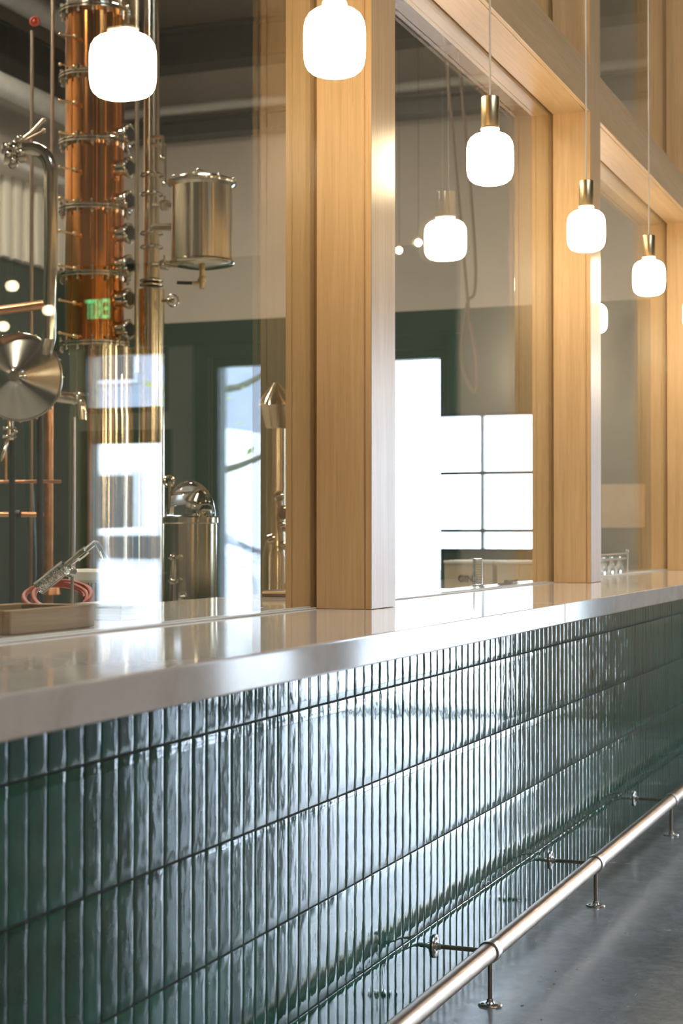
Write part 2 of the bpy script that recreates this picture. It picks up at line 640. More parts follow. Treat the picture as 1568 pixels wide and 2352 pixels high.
d1 = window(1, 'x', X_FR, DOOR_B, [], [], window_green, .09, door=True)
hb = BM()
hx = X_FR - .05
tube(hb, [(hx + .06, -2.29, .9), (hx, -2.29, .9), (hx, -2.29, 1.3), (hx + .06, -2.29, 1.3)], .012)
obj('door_handle', hb, collar_metal, d1)

struct('trim_1', box(BM(), X_FR - .04, X_FR - .001, -3.2, -.16, 2.475, 3.06, .004, 1), window_green)
struct('trim_2', box(BM(), X_FR - .05, X_FR - .001, -.235, -.16, 0, 2.47, .004, 1), window_green)
struct('trim_3', box(BM(), X_FR - .05, X_FR - .001, -2.05, -1.945, 0, 2.47, .004, 1), window_green)
struct('trim_4', box(BM(), X_FR - .04, X_FR - .001, -1.94, -.24, 2.38, 2.47, .004, 1), window_green)
# dark steel girders and ducts high on the distillery walls
bm = BM()
for z in (0, .14):
    box(bm, X_END - .22, X_END - .02, 1.62, Y_LEFT, 4.56 + z, 4.58 + z, .002, 1)
box(bm, X_END - .13, X_END - .10, 1.62, Y_LEFT, 4.57, 4.71)
tag(obj('roof_girder', bm, dark_steel), 'dark steel girder across the street wall, lower of the two above the roller window', 'girder')
bm = BM()
for z in (0, .30):
    box(bm, X_END - .30, X_END - .02, 1.62, Y_LEFT, 5.15 + z, 5.18 + z, .002, 1)
box(bm, X_END - .18, X_END - .14, 1.62, Y_LEFT, 5.16, 5.46)
tag(obj('roof_girder', bm, dark_steel), 'dark deep steel girder just under the ceiling on the street wall', 'girder')
bm = BM()
tube(bm, [(X_END - .16, 1.64, 4.80), (X_END - .16, Y_LEFT - .05, 4.80)], .045, 14)
tag(obj('conduit', bm, galv), 'pale round conduit running along the top of the lower street wall girder', 'pipe')
bm = BM()
for z in (0, .26):
    box(bm, 5.5, X_END - .35, Y_LEFT - .30, Y_LEFT - .02, 4.80 + z, 4.83 + z, .002, 1)
box(bm, 5.5, X_END - .35, Y_LEFT - .18, Y_LEFT - .14, 4.81, 5.07)
tag(obj('roof_girder', bm, dark_steel), 'dark steel girder running along the side wall behind the copper column', 'girder')
for k, (z, r, l) in enumerate([(5.30, .10, 'upper pale duct along the side wall, above the dark girder'),
                               (4.58, .09, 'lower pale duct along the side wall, under the dark girder')]):
    bm = BM()
    tube(bm, [(5.5, Y_LEFT - .32, z), (X_END - .40, Y_LEFT - .32, z)], r, 20)
    for q in range(5):
        torus(bm, (6.0 + q * 1.5, Y_LEFT - .32, z), (1, 0, 0), r, .008, 20, 6)
    tag(obj('ventilation_duct', bm, galv), l, 'duct', 'ducts on the side wall')
bm = BM()
for q in range(9):
    x = 6.2 + q * .75
    box(bm, x, x + .06, Y_LEFT - .62, Y_LEFT - .36, 5.52, CEIL - .0005, .003, 1)
box(bm, 5.5, X_END - .4, Y_LEFT - .60, Y_LEFT - .40, 5.46, 5.52, .003, 1)
tag(obj('cable_tray', bm, dark_steel), 'dark cable tray hung under the ceiling by the side wall', 'cable tray')
bm = BM()
tube(bm, [(6.5, Y_LEFT - .16, 4.08), (X_END - .45, Y_LEFT - .16, 4.08)], .038, 14)
for q in (7, 9, 11):
    box(bm, q, q + .03, Y_LEFT - .16, Y_LEFT - .0005, 4.07, 4.09)
tag(obj('conduit', bm, galv), 'blue grey conduit running low along the pale side wall panelling', 'pipe')
bm = BM()
x = 7.2
while x < 12.9:
    box(bm, x, x + .10, Y_LEFT - .05, Y_LEFT - .0005, 3.37, 4.02, .01, 2)
    x += .16
tag(obj('ribbed_panel', bm, simple('cream_ribbed_cladding', (.84, .80, .72), .6)), 'cream vertically ribbed panel on the side wall above the green paint', 'wall panel')

# ------------------------------------------------------------------ bar front with real glazed tiles
bar = thing('bar_counter', 'long bar front clad in upright dark green glazed tiles', 'bar counter', (5.0, 1.68, 0))
BX0, BX1 = -1.5, 10.38
P, GR = .05382, .0034
ROWZ = [.1930, .3997, .6063, .8129]


def tile_mesh():
    verts, faces, tone = [], [], []
    bev, dep = .0014, .0014
    rnd = random.Random(3)
    zr = [(.004, ROWZ[0])] + [(ROWZ[i], ROWZ[i + 1]) for i in range(3)] + [(ROWZ[3], TOP - THK - .001 + GR / 2)]
    n0 = int((BX0 - 2.065) / P) - 0
    n = n0
    while 2.065 + n * P < BX1:
        x0, x1 = 2.065 + n * P + GR / 2, 2.065 + (n + 1) * P - GR / 2
        for (za, zb) in zr:
            z0, z1 = za + GR / 2, zb - GR / 2
            jx = rnd.uniform(-.0004, .0004)
            ta, tb = rnd.gauss(0, .0024), rnd.gauss(0, .0012)     # small tilts of each tile
            off = rnd.uniform(-.0004, .0004)
            dome = rnd.uniform(.00002, .00010)
            t = rnd.uniform(-.22, .22)
            us = [0, .02, bev / (x1 - x0), .25, .5, .75, 1 - bev / (x1 - x0), .98, 1]
            L = z1 - z0
            vs = [0, .35 * bev / L, bev / L, .12, .3, .5, .7, .88, 1 - bev / L, 1 - .35 * bev / L, 1]
            base = len(verts)
            ph1, ph2 = rnd.uniform(0, 6.3), rnd.uniform(0, 6.3)
            for v in vs:
                for u in us:
                    du = min(u, 1 - u) * (x1 - x0)
                    dv = min(v, 1 - v) * L
                    e = min(du, dv, bev) / bev
                    h = dep * math.sqrt(max(0, 1 - (1 - e) ** 2))
                    h += (dome * (1 - (2 * u - 1) ** 2) + .00005 * math.sin(ph1 + v * 7) * (1 - (2 * u - 1) ** 2) + .00010 * math.sin(ph2 + v * 11)) * (1 if e >= 1 else e)
                    y = Y_TILE + dep - h + off + ta * (u - .5) * (x1 - x0) + tb * (v - .5) * L
                    verts.append((x0 + u * (x1 - x0) + jx, y, z0 + v * L))
                    tone.append(t)
            nu = len(us)
            for a in range(len(vs) - 1):
                for b in range(nu - 1):
                    i = base + a * nu + b
                    faces.append((i, i + 1, i + nu + 1, i + nu))
        n += 1
    me = bpy.data.meshes.new('tile_cladding')
    me.from_pydata(verts, [], faces)
    at_ = me.attributes.new('tile_tone', 'FLOAT', 'POINT')
    at_.data.foreach_set('value', tone)
    me.materials.append(tile_mat)
    me.polygons.foreach_set('use_smooth', [True] * len(me.polygons))
    me.transform(Matrix.Translation(-Vector(bar.location)))
    o = bpy.data.objects.new('tile_cladding', me)
    link(o, bar)
    return o


tag(tile_mesh(), 'upright dark green glazed tiles')
obj('grout_bed', box(BM(), BX0, BX1, Y_TILE + .0018, Y_TILE + .03, .0, TOP - THK - .001), grout_mat, bar, smooth=0)
cbm = box(BM(), BX0, 5.28, Y_TILE + .03, 2.02, .0, TOP - THK - .001)
box(cbm, 5.28, BX1, Y_TILE + .03, 1.64, .0, TOP - THK - .001)
obj('counter_body', cbm, dark_steel, bar, smooth=0)

SEAM = 4.263
top = thing('worktop', 'polished pale stone worktop with thick front edge on top of the tiled bar', 'worktop', (5.0, 1.5, TOP - THK))
obj('stone_slab', box(BM(), BX0 - .2, SEAM - .0005, Y_EDGE, 2.06, TOP - THK, TOP, .0035, 3), stone, top, smooth=10)
sb = box(BM(), SEAM + .0005, X_FR - .001, Y_EDGE, 1.67, TOP - THK, TOP, .0035, 3)
box(sb, SEAM + .0005, 5.30, 1.6705, 2.06, TOP - THK, TOP, .0035, 3)
obj('stone_slab', sb, stone, top, smooth=10)

# ------------------------------------------------------------------ oak screen: posts, headers, glass
post_labels = ['oak post of the glazed screen nearest the camera, before the copper column',
               'wide oak post in the foreground between the copper column and the gridded window',
               'middle oak post just right of the gridded window',
               'third oak post at the right edge of the photo']


def post_bm(x, z0, z1):
    b = BM()
    box(b, x, x + POST_W, Y_POST, Y_POST + .0150, z0, z1, .0012, 1)
    box(b, x + .004, x + POST_W - .004, Y_POST + .0150, Y_POST + .0185, z0, z1)
    box(b, x, x + POST_W, Y_POST + .0185, Y_GLASS - .003, z0, z1, .0012, 1)
    return b


def stop_bm(x, z0, z1):
    b = BM()
    box(b, x, x + POST_W, Y_GLASS + .014, Y_GLASS + .060, z0, z1, .001, 1)
    box(b, x + .003, x + POST_W - .003, Y_GLASS + .060, Y_GLASS + .063, z0, z1)
    box(b, x, x + POST_W, Y_GLASS + .063, Y_GLASS + .078, z0, z1, .001, 1)
    box(b, x + .035, x + POST_W - .035, Y_GLASS - .003, Y_GLASS + .014, z0, z1)
    return b


posts = []
for x, l in zip(POSTS, post_labels):
    t = thing('timber_post', l, 'post', (x + POST_W / 2, Y_POST + .07, TOP), 'oak posts of the glazed screen')
    obj('post_face', post_bm(x, TOP + .0005, CEIL), oak_z, t)
    obj('back_stile', stop_bm(x, TOP + .0005, CEIL), oak_z, t)
    posts.append(t)

bays = [(POSTS[i] + POST_W, POSTS[i + 1]) for i in range(len(POSTS) - 1)] + [(POSTS[-1] + POST_W, X_FR + .0)]
head_labels = ['oak header beam over the pane in front of the copper column',
               'oak header beam spanning from the foreground post to the middle post',
               'oak header beam from the middle post to the right edge of the photo',
               'oak header beam over the last bay at the far end of the bar']
for (a, b_), l in zip(bays, head_labels):
    t = thing('header_beam', l, 'beam', ((a + b_) / 2, Y_POST + .07, HEAD0), 'oak header beams between the posts')
    a2, b2 = a + .0006, b_ - .0006
    h = BM()
    box(h, a2, b2, Y_POST + .0007, Y_POST + .0150, HEAD0, HEAD1, .0012, 1)
    box(h, a2, b2, Y_POST + .0150, Y_POST + .0185, HEAD0 + .004, HEAD1 - .004)
    box(h, a2, b2, Y_POST + .0185, Y_GLASS - .003, HEAD0, HEAD1, .0012, 1)
    obj('beam_face', h, oak_x, t)
    h = BM()
    box(h, a2, b2, Y_GLASS + .014, Y_GLASS + .060, HEAD0, HEAD1, .001, 1)
    box(h, a2, b2, Y_GLASS + .060, Y_GLASS + .063, HEAD0 + .003, HEAD1 - .003)
    box(h, a2, b2, Y_GLASS + .063, Y_GLASS + .078, HEAD0, HEAD1, .001, 1)
    box(h, a2, b2, Y_GLASS - .003, Y_GLASS + .014, HEAD0 + .035, HEAD1 - .035)
    obj('back_rail', h, oak_x, t)
seal_white = simple('white_sealant', (.75, .75, .73), .4)
for i, (a, b_) in enumerate(bays):
    w = bpy.data.objects.new('window_%d' % (5 + i), None)
    link(w)
    w.location = ((a + b_) / 2, Y_GLASS, TOP)
    w['kind'] = 'structure'
    obj('lower_pane', box(BM(), a - .025, min(b_ + .025, X_FR), Y_GLASS, Y_GLASS + .011, TOP + .002, HEAD0 + .03), pane, w, smooth=0)
    obj('upper_pane', box(BM(), a - .025, min(b_ + .025, X_FR), Y_GLASS, Y_GLASS + .011, HEAD1 - .03, CEIL - .01), pane, w, smooth=0)
    s = BM()
    box(s, a, b_, Y_GLASS - .004, Y_GLASS - .0003, TOP + .0003, TOP + .0035, .001, 1)
    box(s, a, b_, Y_GLASS + .0113, Y_GLASS + .018, TOP + .0003, TOP + .006, .001, 1)
    obj('glazing_seal', s, seal_white, w)

# ------------------------------------------------------------------ pendant lamps
LY = 1.275
lamp_x = [3.252, 4.42, 5.59, 6.71, 7.886]
lamp_l = ['glowing opal bulb pendant nearest the camera, in front of the foreground oak post',
          'glowing opal bulb pendant hanging between the foreground post and the middle post',
          'glowing opal bulb pendant hanging in front of the middle oak post',
          'glowing opal bulb pendant between the middle post and the right edge',
          'glowing opal bulb pendant cut off by the right edge of the photo']


def bulb_profile():
    R, zb, zt = .0648, -.072, .070
    pr = [(0, zb), (.018, zb + .0006), (.034, zb + .0028), (.047, zb + .0075), (.0565, zb + .0155), (.0618, zb + .0260),
          (.0642, zb + .040), (R, zb + .058), (R, zt - .052), (.0640, zt - .037), (.0612, zt - .0245), (.0545, zt - .0130),
          (.0445, zt - .0050), (.033, zt - .0008), (.0245, zt + .0015), (.0228, zt + .006), (.0225, zt + .012)]
    return [(r, z - zb) for r, z in pr]


def pendant(x, y, z, label):
    t = thing('pendant_lamp', label, 'pendant lamp', (x, y, z), 'row of opal bulb pendants above the bar')
    obj('opal_bulb', lathe(BM(), (x, y, z - .072), (0, 0, 1), bulb_profile(), 48, cap=False), opal, t, smooth=60)
    c = BM()
    lathe(c, (x, y, z + .079), (0, 0, 1), [(.020, 0), (.0262, .0005), (.0262, .004), (.022, .0055)], 40)
    obj('bulb_collar', c, simple('white_ceramic', (.85, .83, .78), .3) if 'white_ceramic' not in bpy.data.materials else bpy.data.materials['white_ceramic'], t)
    s = BM()
    lathe(s, (x, y, z + .0855), (0, 0, 1), [(.0230, 0), (.0248, .001), (.0248, .083), (.0236, .0845), (.006, .0850)], 40)
    obj('brass_socket', s, brass, t)
    obj('cord', cyl(BM(), (x, y, z + .170), (x, y, CEIL - .02), .0031, 10), white_cord, t)
    obj('ceiling_rose', disc_bevel(BM(), (x, y, CEIL - .025), (0, 0, 1), .05, .024), brass, t)
    return t


LZ = 2.199
p0 = pendant(lamp_x[0], LY, LZ, lamp_l[0])
for x, l in zip(lamp_x[1:], lamp_l[1:]):
    dup(p0, (x, LY, LZ), l)

# smaller globe lamps further back in both rooms
def globe(x, y, z, r, label, group):
    t = thing('globe_lamp', label, 'globe lamp', (x, y, z), group)
    obj('globe', ball(BM(), (x, y, z), r, 24), opal_small, t, smooth=60)
    obj('cap', lathe(BM(), (x, y, z + r * .92), (0, 0, 1), [(r * .45, 0), (r * .45, r * .8), (r * .2, r)], 20), brass, t)
    obj('cord', cyl(BM(), (x, y, z + r * 1.8), (x, y, CEIL - .005), .002, 8), black_rubber, t)
    return t


g0 = globe(9.0, -2.64, 2.72, .034, 'small glowing globe, upper left of the three mirrored in the glass beside the condenser', 'small globes over the seating')
dup(g0, (9.6, -2.74, 2.648), 'small glowing globe mirrored at the elbow of the copper pipe')
dup(g0, (9.9, -3.28, 2.60), 'small glowing globe mirrored at the left edge above the condenser disc')
g1 = globe(11.6, 3.89, 3.30, .026, 'tiny glowing globe behind glass, just left of the lower mirrored pendant', 'tiny globes in the distillery')
dup(g1, (11.86, 4.13, 3.30), 'tiny glowing globe behind glass, touching the edge of the foreground oak post')

# ------------------------------------------------------------------ foot rail
RY, RZ, RR = 1.165, .134, .0238
rail = thing('foot_rail', 'round brushed bronze foot rail running along the base of the tiled bar', 'foot rail', (5, RY, 0))
obj('rail_tube', cyl(BM(), (-1.0, RY, RZ), (10.38, RY, RZ), RR, 40), rail_metal, rail)


def bracket_mesh(parent, x):
    e = bpy.data.objects.new('bracket', None)
    link(e, parent)
    e.location = Vector((x, RY, RZ)) - Vector(parent.location)
    o = Vector((x, RY, RZ))
    b = BM()
    w = .017
    lathe(b, o - Vector((w, 0, 0)), (1, 0, 0), [(RR + .0004, 0), (RR + .0038, .0008), (RR + .0040, .004), (RR + .0040, 2 * w - .004), (RR + .0038, 2 * w - .0008), (RR + .0004, 2 * w)], 48, cap=False)
    obj('collar', b, collar_metal, e)
    obj('wall_arm', cyl(BM(), o + Vector((0, RR + .001, 0)), (x, Y_TILE - .006, RZ), .0058, 20), dark_rod, e)
    obj('floor_leg', cyl(BM(), o - Vector((0, 0, RR + .001)), (x, RY, .006), .0058, 20), dark_rod, e)
    for nm, base, ax in (('wall_flange', (x, Y_TILE - .0006, RZ), Vector((0, -1, 0))), ('floor_flange', (x, RY, 0.0), Vector((0, 0, 1)))):
        f = BM()
        lathe(f, base, ax, [(.0292, 0), (.0298, .0015), (.0285, .0045), (.0255, .0058), (.012, .0062), (.0085, .0095), (.0080, .016), (.006, .017)], 44)
        fo = obj(nm, f, collar_metal, e)
        d, u, w_ = frame_axes(ax)
        for k in range(3):
            s = BM()
            a = 2 * PI * k / 3 + .6
            c = Vector(base) + (u * math.cos(a) + w_ * math.sin(a)) * .0195 + d * .0055
            lathe(s, c, d, [(.0042, 0), (.0042, .0012), (.003, .0017), (.0012, .0009)], 14)
            obj('screw', s, dark_rod, fo)
    return e


for x in (4.03, 5.22, 6.555, 7.87, 9.2):
    bracket_mesh(rail, x)

# ------------------------------------------------------------------ dust and chips on the floor
bm = BM()
rnd = random.Random(11)
for k in range(150):
    px, py = rnd.uniform(960, 1568), rnd.uniform(1900, 2352)
    Z = F * EYE / (py - HOR)
    p = at(px, py, Z)
    if p.y > RY - .05:
        continue
    s = rnd.uniform(.0006, .0028) * (1.6 if rnd.random() < .1 else 1)
    b = bmesh.new()
    bmesh.ops.create_icosphere(b, subdivisions=1, radius=s)
    for v in b.verts:
        v.co = Vector((p.x + v.co.x * rnd.uniform(.6, 1.8), p.y + v.co.y * rnd.uniform(.6, 1.6), max(0.0001, s * .25 + v.co.z * .4)))
    merge(bm, b)
tag(obj('floor_dust', bm, simple('plaster_crumbs', (.33, .33, .33), .9)), 'crumbs of pale dust scattered on the concrete by the foot rail', 'dust', kind='stuff')

# ------------------------------------------------------------------ distillery: copper column
SZ = 8.0
c0 = at(216, 1227, SZ)
CX, CY = c0.x, c0.y
PXM = F / SZ


def zpx(y, Z=SZ):
    return EYE + (HOR - y) / F * Z


col = thing('still_column', 'tall copper distilling column with steel rings and a row of sight glasses', 'distilling column', (CX, CY, 0))
ringz = [zpx(27), zpx(178), zpx(330), zpx(483), zpx(635), zpx(793)]
R_C, R_F = .140, .172
for i in range(5):
    obj('copper_section', lathe(BM(), (CX, CY, ringz[i + 1] + .012), (0, 0, 1), [(R_C, 0), (R_C, ringz[i] - ringz[i + 1] - .024)], 64), copper, col)
obj('upper_section', lathe(BM(), (CX, CY, ringz[0] + .012), (0, 0, 1), [(R_C * .96, 0), (R_C * .96, 1.0), (R_C * .5, 1.25), (.05, 1.3), (.05, 2.1)], 64), steel, col)
for z in ringz:
    f = BM()
    disc_bevel(f, (CX, CY, z - .012), (0, 0, 1), R_F, .010, .002, 64)
    disc_bevel(f, (CX, CY, z + .002), (0, 0, 1), R_F, .010, .002, 64)
    cyl(f, (CX, CY, z - .013), (CX, CY, z + .013), R_C + .004, 48)
    fo = obj('flange', f, steel_plain, col)
    for k in range(14):
        a = 2 * PI * k / 14
        q = Vector((CX + math.cos(a) * (R_F - .012), CY + math.sin(a) * (R_F - .012), z))
        b = BM()
        lathe(b, q - Vector((0, 0, .034)), (0, 0, 1), [(.004, 0), (.008, .004), (.008, .012), (.0052, .015), (.0052, .053), (.008, .056), (.008, .064), (.004, .068)], 10)
        obj('bolt', b, steel_plain, fo)
lowx = at(243, 1227, SZ)
obj('lower_section', lathe(BM(), (CX + (lowx.x - CX) * .6, CY + (lowx.y - CY) * .6, .0), (0, 0, 1), [(.155, 0), (.155, ringz[5] - .35), (.150, ringz[5] - .30), (.150, ringz[5] - .013)], 64), steel, col)

dirR = (RGT * .90 - FWD * .43).normalized()
for y in (298, 375, 452, 528, 602, 680, 752):
    z = zpx(y, 7.85)
    o = Vector((CX, CY, z)) + dirR * (R_C - .01)
    s = BM()
    lathe(s, o, dirR, [(.040, 0), (.040, .050), (.048, .052), (.050, .058), (.050, .066), (.046, .070), (.032, .070)], 36)
    so = obj('sight_port', s, steel_plain, col)
    obj('sight_glass', lathe(BM(), o + dirR * .0702, dirR, [(.033, 0), (.033, .002)], 32), sightglass, so)
    d, u, w_ = frame_axes(dirR)
    for k in range(6):
        a = 2 * PI * k / 6 + .5
        obj('bolt', ball(BM(), o + dirR * .072 + (u * math.cos(a) + w_ * math.sin(a)) * .0415, .0075, 10), steel_plain, so)
for k, y in enumerate((75, 145, 228, 303, 382, 455, 530, 609, 689, 765)):
    a = at(172, y + 8, 7.87)
    e = at(136, y - 1, 7.80)
    s = BM()
    cyl(s, a + FWD * .03, a - FWD * .025, .007, 10)
    ball(s, a - FWD * .028, .012, 12)
    cyl(s, a - FWD * .028, e, .0052, 10)
    ball(s, e, .009, 10)
    obj('sampling_tap', s, brass, col)
# standpipe beside the ports
sp = at(313, 1227, 7.9)
obj('standpipe', cyl(BM(), (sp.x, sp.y, zpx(860)), (sp.x, sp.y, CEIL), .011, 16), steel, col)

# big steel downcomer column right of the copper one
RX_ = at(347, 1227, 8.05)
rc = thing('steel_column', 'slim stainless column with clamped joints right of the copper column', 'steel column', (RX_.x, RX_.y, 0))
obj('upper_tube', cyl(BM(), (RX_.x, RX_.y, zpx(655)), (RX_.x, RX_.y, CEIL - .002), .038, 40), steel, rc)
obj('lower_tube', cyl(BM(), (RX_.x, RX_.y, 0), (RX_.x, RX_.y, zpx(655) - .012), .062, 48), steel, rc)
for y in (395, 440, 530, 562, 640, 650):
    cl = BM()
    lathe(cl, (RX_.x, RX_.y, zpx(y) - .011), (0, 0, 1), [(.040, 0), (.056, .006), (.057, .011), (.056, .016), (.040, .022)], 36)
    obj('pipe_clamp', cl, steel_plain, rc)
for (x, y, x1, y1) in ((362, 312, 372, 360), (362, 330, 378, 420)):
    v = BM()
    p = at(x, y, 7.95)
    q = at(x1, y, 7.9)
    cyl(v, p - RGT * .03, q, .010, 12)
    cyl(v, q, at(x1, y1, 7.9), .008, 12)
    ball(v, at(x1, y1, 7.9), .016, 12)
    obj('valve', v, steel_plain, rc)
for (y, l) in ((690, .0),):
    v = BM()
    p = at(372, y, 7.95)
    q = at(396, y, 7.9)
    cyl(v, p, q, .008, 12)
    torus(v, q, RGT * .5 - FWD, .028, .005, 24, 8)
    ball(v, q, .012, 10)
    obj('hand_wheel', v, steel_plain, rc)

# receiver pot hanging right of the columns
TZ = 7.7
tc = at(463, 1227, TZ)
tk = thing('receiver_tank', 'stainless cylindrical tank with clamped lid hung beside the slim column', 'tank', (tc.x, tc.y, zpx(610, TZ)))
zt0, zt1 = zpx(604, TZ), zpx(424, TZ)
obj('tank_body', lathe(BM(), (tc.x, tc.y, zt0), (0, 0, 1), [(.150, 0), (.150, .006), (.141, .014), (.141, zt1 - zt0 - .012), (.152, zt1 - zt0), ], 64), steel, tk)
l = BM()
lathe(l, (tc.x, tc.y, zt1 + .001), (0, 0, 1), [(.158, 0), (.161, .004), (.161, .014), (.155, .020), (.11, .036), (.05, .044), (0, .046)], 64)
lo = obj('tank_lid', l, steel, tk)
b = BM()
for k in range(8):
    a = 2 * PI * k / 8 + .2
    q = Vector((tc.x + math.cos(a) * .150, tc.y + math.sin(a) * .150, zt1 + .022))
    obj('lid_clamp', ball(BM(), q, .010, 10), steel_plain, lo)
tube(b, smooth_path([(tc.x - .05, tc.y, zt1 + .043), (tc.x - .04, tc.y, zt1 + .065), (tc.x + .04, tc.y, zt1 + .065), (tc.x + .05, tc.y, zt1 + .043)]), .006)
obj('lid_handle', b, steel_plain, lo)
l = BM()
lathe(l, (tc.x, tc.y, zt0 - .030), (0, 0, 1), [(.02, 0), (.09, .012), (.145, .024), (.150, .030)], 64)
obj('tank_base', l, steel, tk)
v = BM()
q = Vector((tc.x, tc.y, zt0 - .03))
cyl(v, q, q - Vector((0, 0, .085)), .013, 16)
ball(v, q - Vector((0, 0, .045)), .020, 14)
cyl(v, q - Vector((0, 0, .06)), q - Vector((0, 0, .06)) - RGT * .045, .009, 12)
obj('drain_valve', v, brass, tk)
v = BM()
cyl(v, q - Vector((0, 0, .06)) - RGT * .045, q - Vector((0, 0, .058)) - RGT * .115, .008, 12)
obj('valve_handle', v, black_rubber, tk)
for y in (470, 607, 520):
    v = BM()
    a = at(352, y, 8.0)
    e = at(404, y, 7.74)
    cyl(v, a, e, .012 if y != 520 else .018, 14)
    if y != 520:
        m_ = (a + e) / 2
        ball(v, m_, .024, 12)
        for s in (-.02, .02):
            lathe(v, m_ + (e - a).normalized() * s, e - a, [(.020, -.004), (.026, 0), (.020, .004)], 16)
        cyl(v, m_, m_ + Vector((0, 0, .045)), .006, 8)
    obj('connecting_pipe', v, steel_plain, tk)

# condenser vessel with the conical end, lower left
cz = 7.1
cc = at(44, 866, cz)
ax = (-FWD - RGT * .10 - UP * .05).normalized()
vs = thing('condenser_vessel', 'horizontal stainless vessel with conical end cap at the left edge', 'vessel', (cc.x, cc.y, cc.z))
cap_ = BM()
lathe(cap_, cc, ax, [(.180, 0), (.179, .010), (.12, .034), (.05, .062), (.030, .072), (.024, .080), (0, .083)], 72)
obj('end_cap', cap_, simple('spun_stainless', (.62, .59, .53), .16, 1.0, noise_amt=.05), vs)
bb = BM()
lathe(bb, cc - ax * .30, ax, [(.03, 0), (.10, .05), (.150, .16), (.170, .285), (.185, .292), (.188, .297), (.188, .303), (.186, .306), (.180, .307)], 72)
obj('barrel', bb, steel_plain, vs)
d, u, w_ = frame_axes(ax)
for k in range(16):
    a = 2 * PI * k / 16
    obj('rim_bolt', ball(BM(), cc + (u * math.cos(a) + w_ * math.sin(a)) * .188 - ax * .004, .006, 8), steel_plain, vs)
fb = BM()
q = at(20, 962, cz + .05)
cyl(fb, q, q - Vector((0, 0, .09)), .022, 16)
torus(fb, q - Vector((0, 0, .04)), (0, 0, 1), .026, .006, 20, 8)
torus(fb, q - Vector((0, 0, .075)), (0, 0, 1), .028, .006, 20, 8)
ball(fb, q - Vector((0, 0, .055)) + RGT * .03 - FWD * .02, .012, 10)
tube(fb, [q - Vector((0, 0, .08)), at(8, 1040, cz), at(2, 1060, cz)], .008)
obj('outlet_fitting', fb, steel_plain, vs)
st = BM()
for sx in (-.12, .12):
    a = cc - ax * .1 + RGT * sx * .5
    cyl(st, a - Vector((0, 0, .13)), (a.x, a.y, .0), .014, 12)
obj('support_leg', st, dark_steel, vs)

# bent stainless pipe, copper pipes, thin uprights
def pipe_thing(name, label, path, r, m, n=20, extra=None):
    t = thing(name, label, 'pipe', tuple(path[0]))
    obj('pipe_run', tube(BM(), path, r, n), m, t, smooth=50)
    if extra:
        for nm, b, mm in extra:
            obj(nm, b, mm, t)
    return t


pz = 6.9
v = BM()
q = at(32, 345, pz)
for k, (dx, dy, r) in enumerate([(0, 0, .040), (-14, 14, .035), (10, -22, .026), (-18, -4, .03), (16, 10, .03), (-4, 28, .022)]):
    lathe(v, at(32 + dx, 345 + dy, pz - .02 * (k % 2)), (RGT + UP * .1 * (k - 2)), [(r * .6, -.02), (r, -.012), (r, .012), (r * .6, .02)], 20)
    ball(v, at(32 + dx, 345 + dy - 8, pz - .05), .013, 10)
vv = BM()
tube(vv, [at(50, 318, pz), at(72, 300, pz), at(98, 272, pz)], .009)
tube(vv, [at(50, 322, pz), at(98, 298, pz)], .006)
ball(vv, at(98, 298, pz), .011, 10)
ball(vv, at(99, 272, pz), .009, 10)
path = smooth_path([at(36, 346, pz), at(60, 340, pz), at(84, 342, pz), at(104, 358, pz), at(114, 388, pz), at(115, 430, pz)], 8) + [at(115, 600, pz), at(112, 775, pz), at(106, 802, pz + .1)]
pipe_thing('steam_pipe', 'bent stainless pipe with a valve at its head, left of the copper column', path, .028, steel_plain, 24,
           [('valve_body', v, steel_plain), ('valve_lever', vv, dark_rod)])
pipe_thing('copper_pipe', 'upright copper pipe standing behind the condenser disc', [at(111, 700, 7.6), at(112, 1000, 7.6), at(112, 1336, 7.6), Vector((at(112, 1336, 7.6).x, at(112, 1336, 7.6).y, .0))], .021, copper_pipe, 20,
           [('pipe_reducer', lathe(BM(), at(112, 1365, 7.6), (0, 0, 1), [(.055, 0), (.05, .03), (.025, .09), (.022, .10)], 24), copper_pipe)])
pipe_thing('copper_pipe', 'horizontal copper pipe entering from the left edge', [at(-60, 722, 7.0), at(0, 712, 7.0), at(60, 704, 7.0), at(108, 697, 7.0)], .020, copper_pipe)
vr = BM()
q = at(77, 45, 7.6)
torus(vr, q, FWD, .018, .007, 20, 8)
ball(vr, q, .012, 10)
pipe_thing('steel_riser', 'thin steel riser with a red valve wheel near the left edge', [at(71, 66, 7.6), at(71, 900, 7.6), Vector((at(71, 900, 7.6).x, at(71, 900, 7.6).y, .01))], .0085, dark_rod, 12,
           [('valve_wheel', vr, red_lamp)])
pipe_thing('steel_riser', 'thin steel riser just left of the copper column', [Vector((at(118, 0, 7.9).x, at(118, 0, 7.9).y, CEIL)), at(118, 0, 7.9), at(118, 345, 7.9), at(116, 700, 7.9), Vector((at(116, 700, 7.9).x, at(116, 700, 7.9).y, 0))], .009, dark_rod, 12)
el = BM()
torus(el, at(186, 905, 7.5), (0, 0, 1), .030, .006, 20, 8)
torus(el, at(178, 915, 7.5), RGT, .030, .006, 20, 8)
pipe_thing('steel_pipe', 'short stainless elbow pipe right of the condenser disc', smooth_path([at(120, 910, 7.5), at(150, 913, 7.5), at(172, 917, 7.5), at(184, 930, 7.5), at(186, 965, 7.5)], 6), .026, steel_plain, 20, [('pipe_clamp', el, steel_plain)])
pipe_thing('drop_pipe', 'thin vertical stainless pipe below the elbow', [at(169, 958, 7.15), at(169, 1300, 7.15), Vector((at(169, 1300, 7.15).x, at(169, 1300, 7.15).y, .01))], .0075, collar_metal, 12)
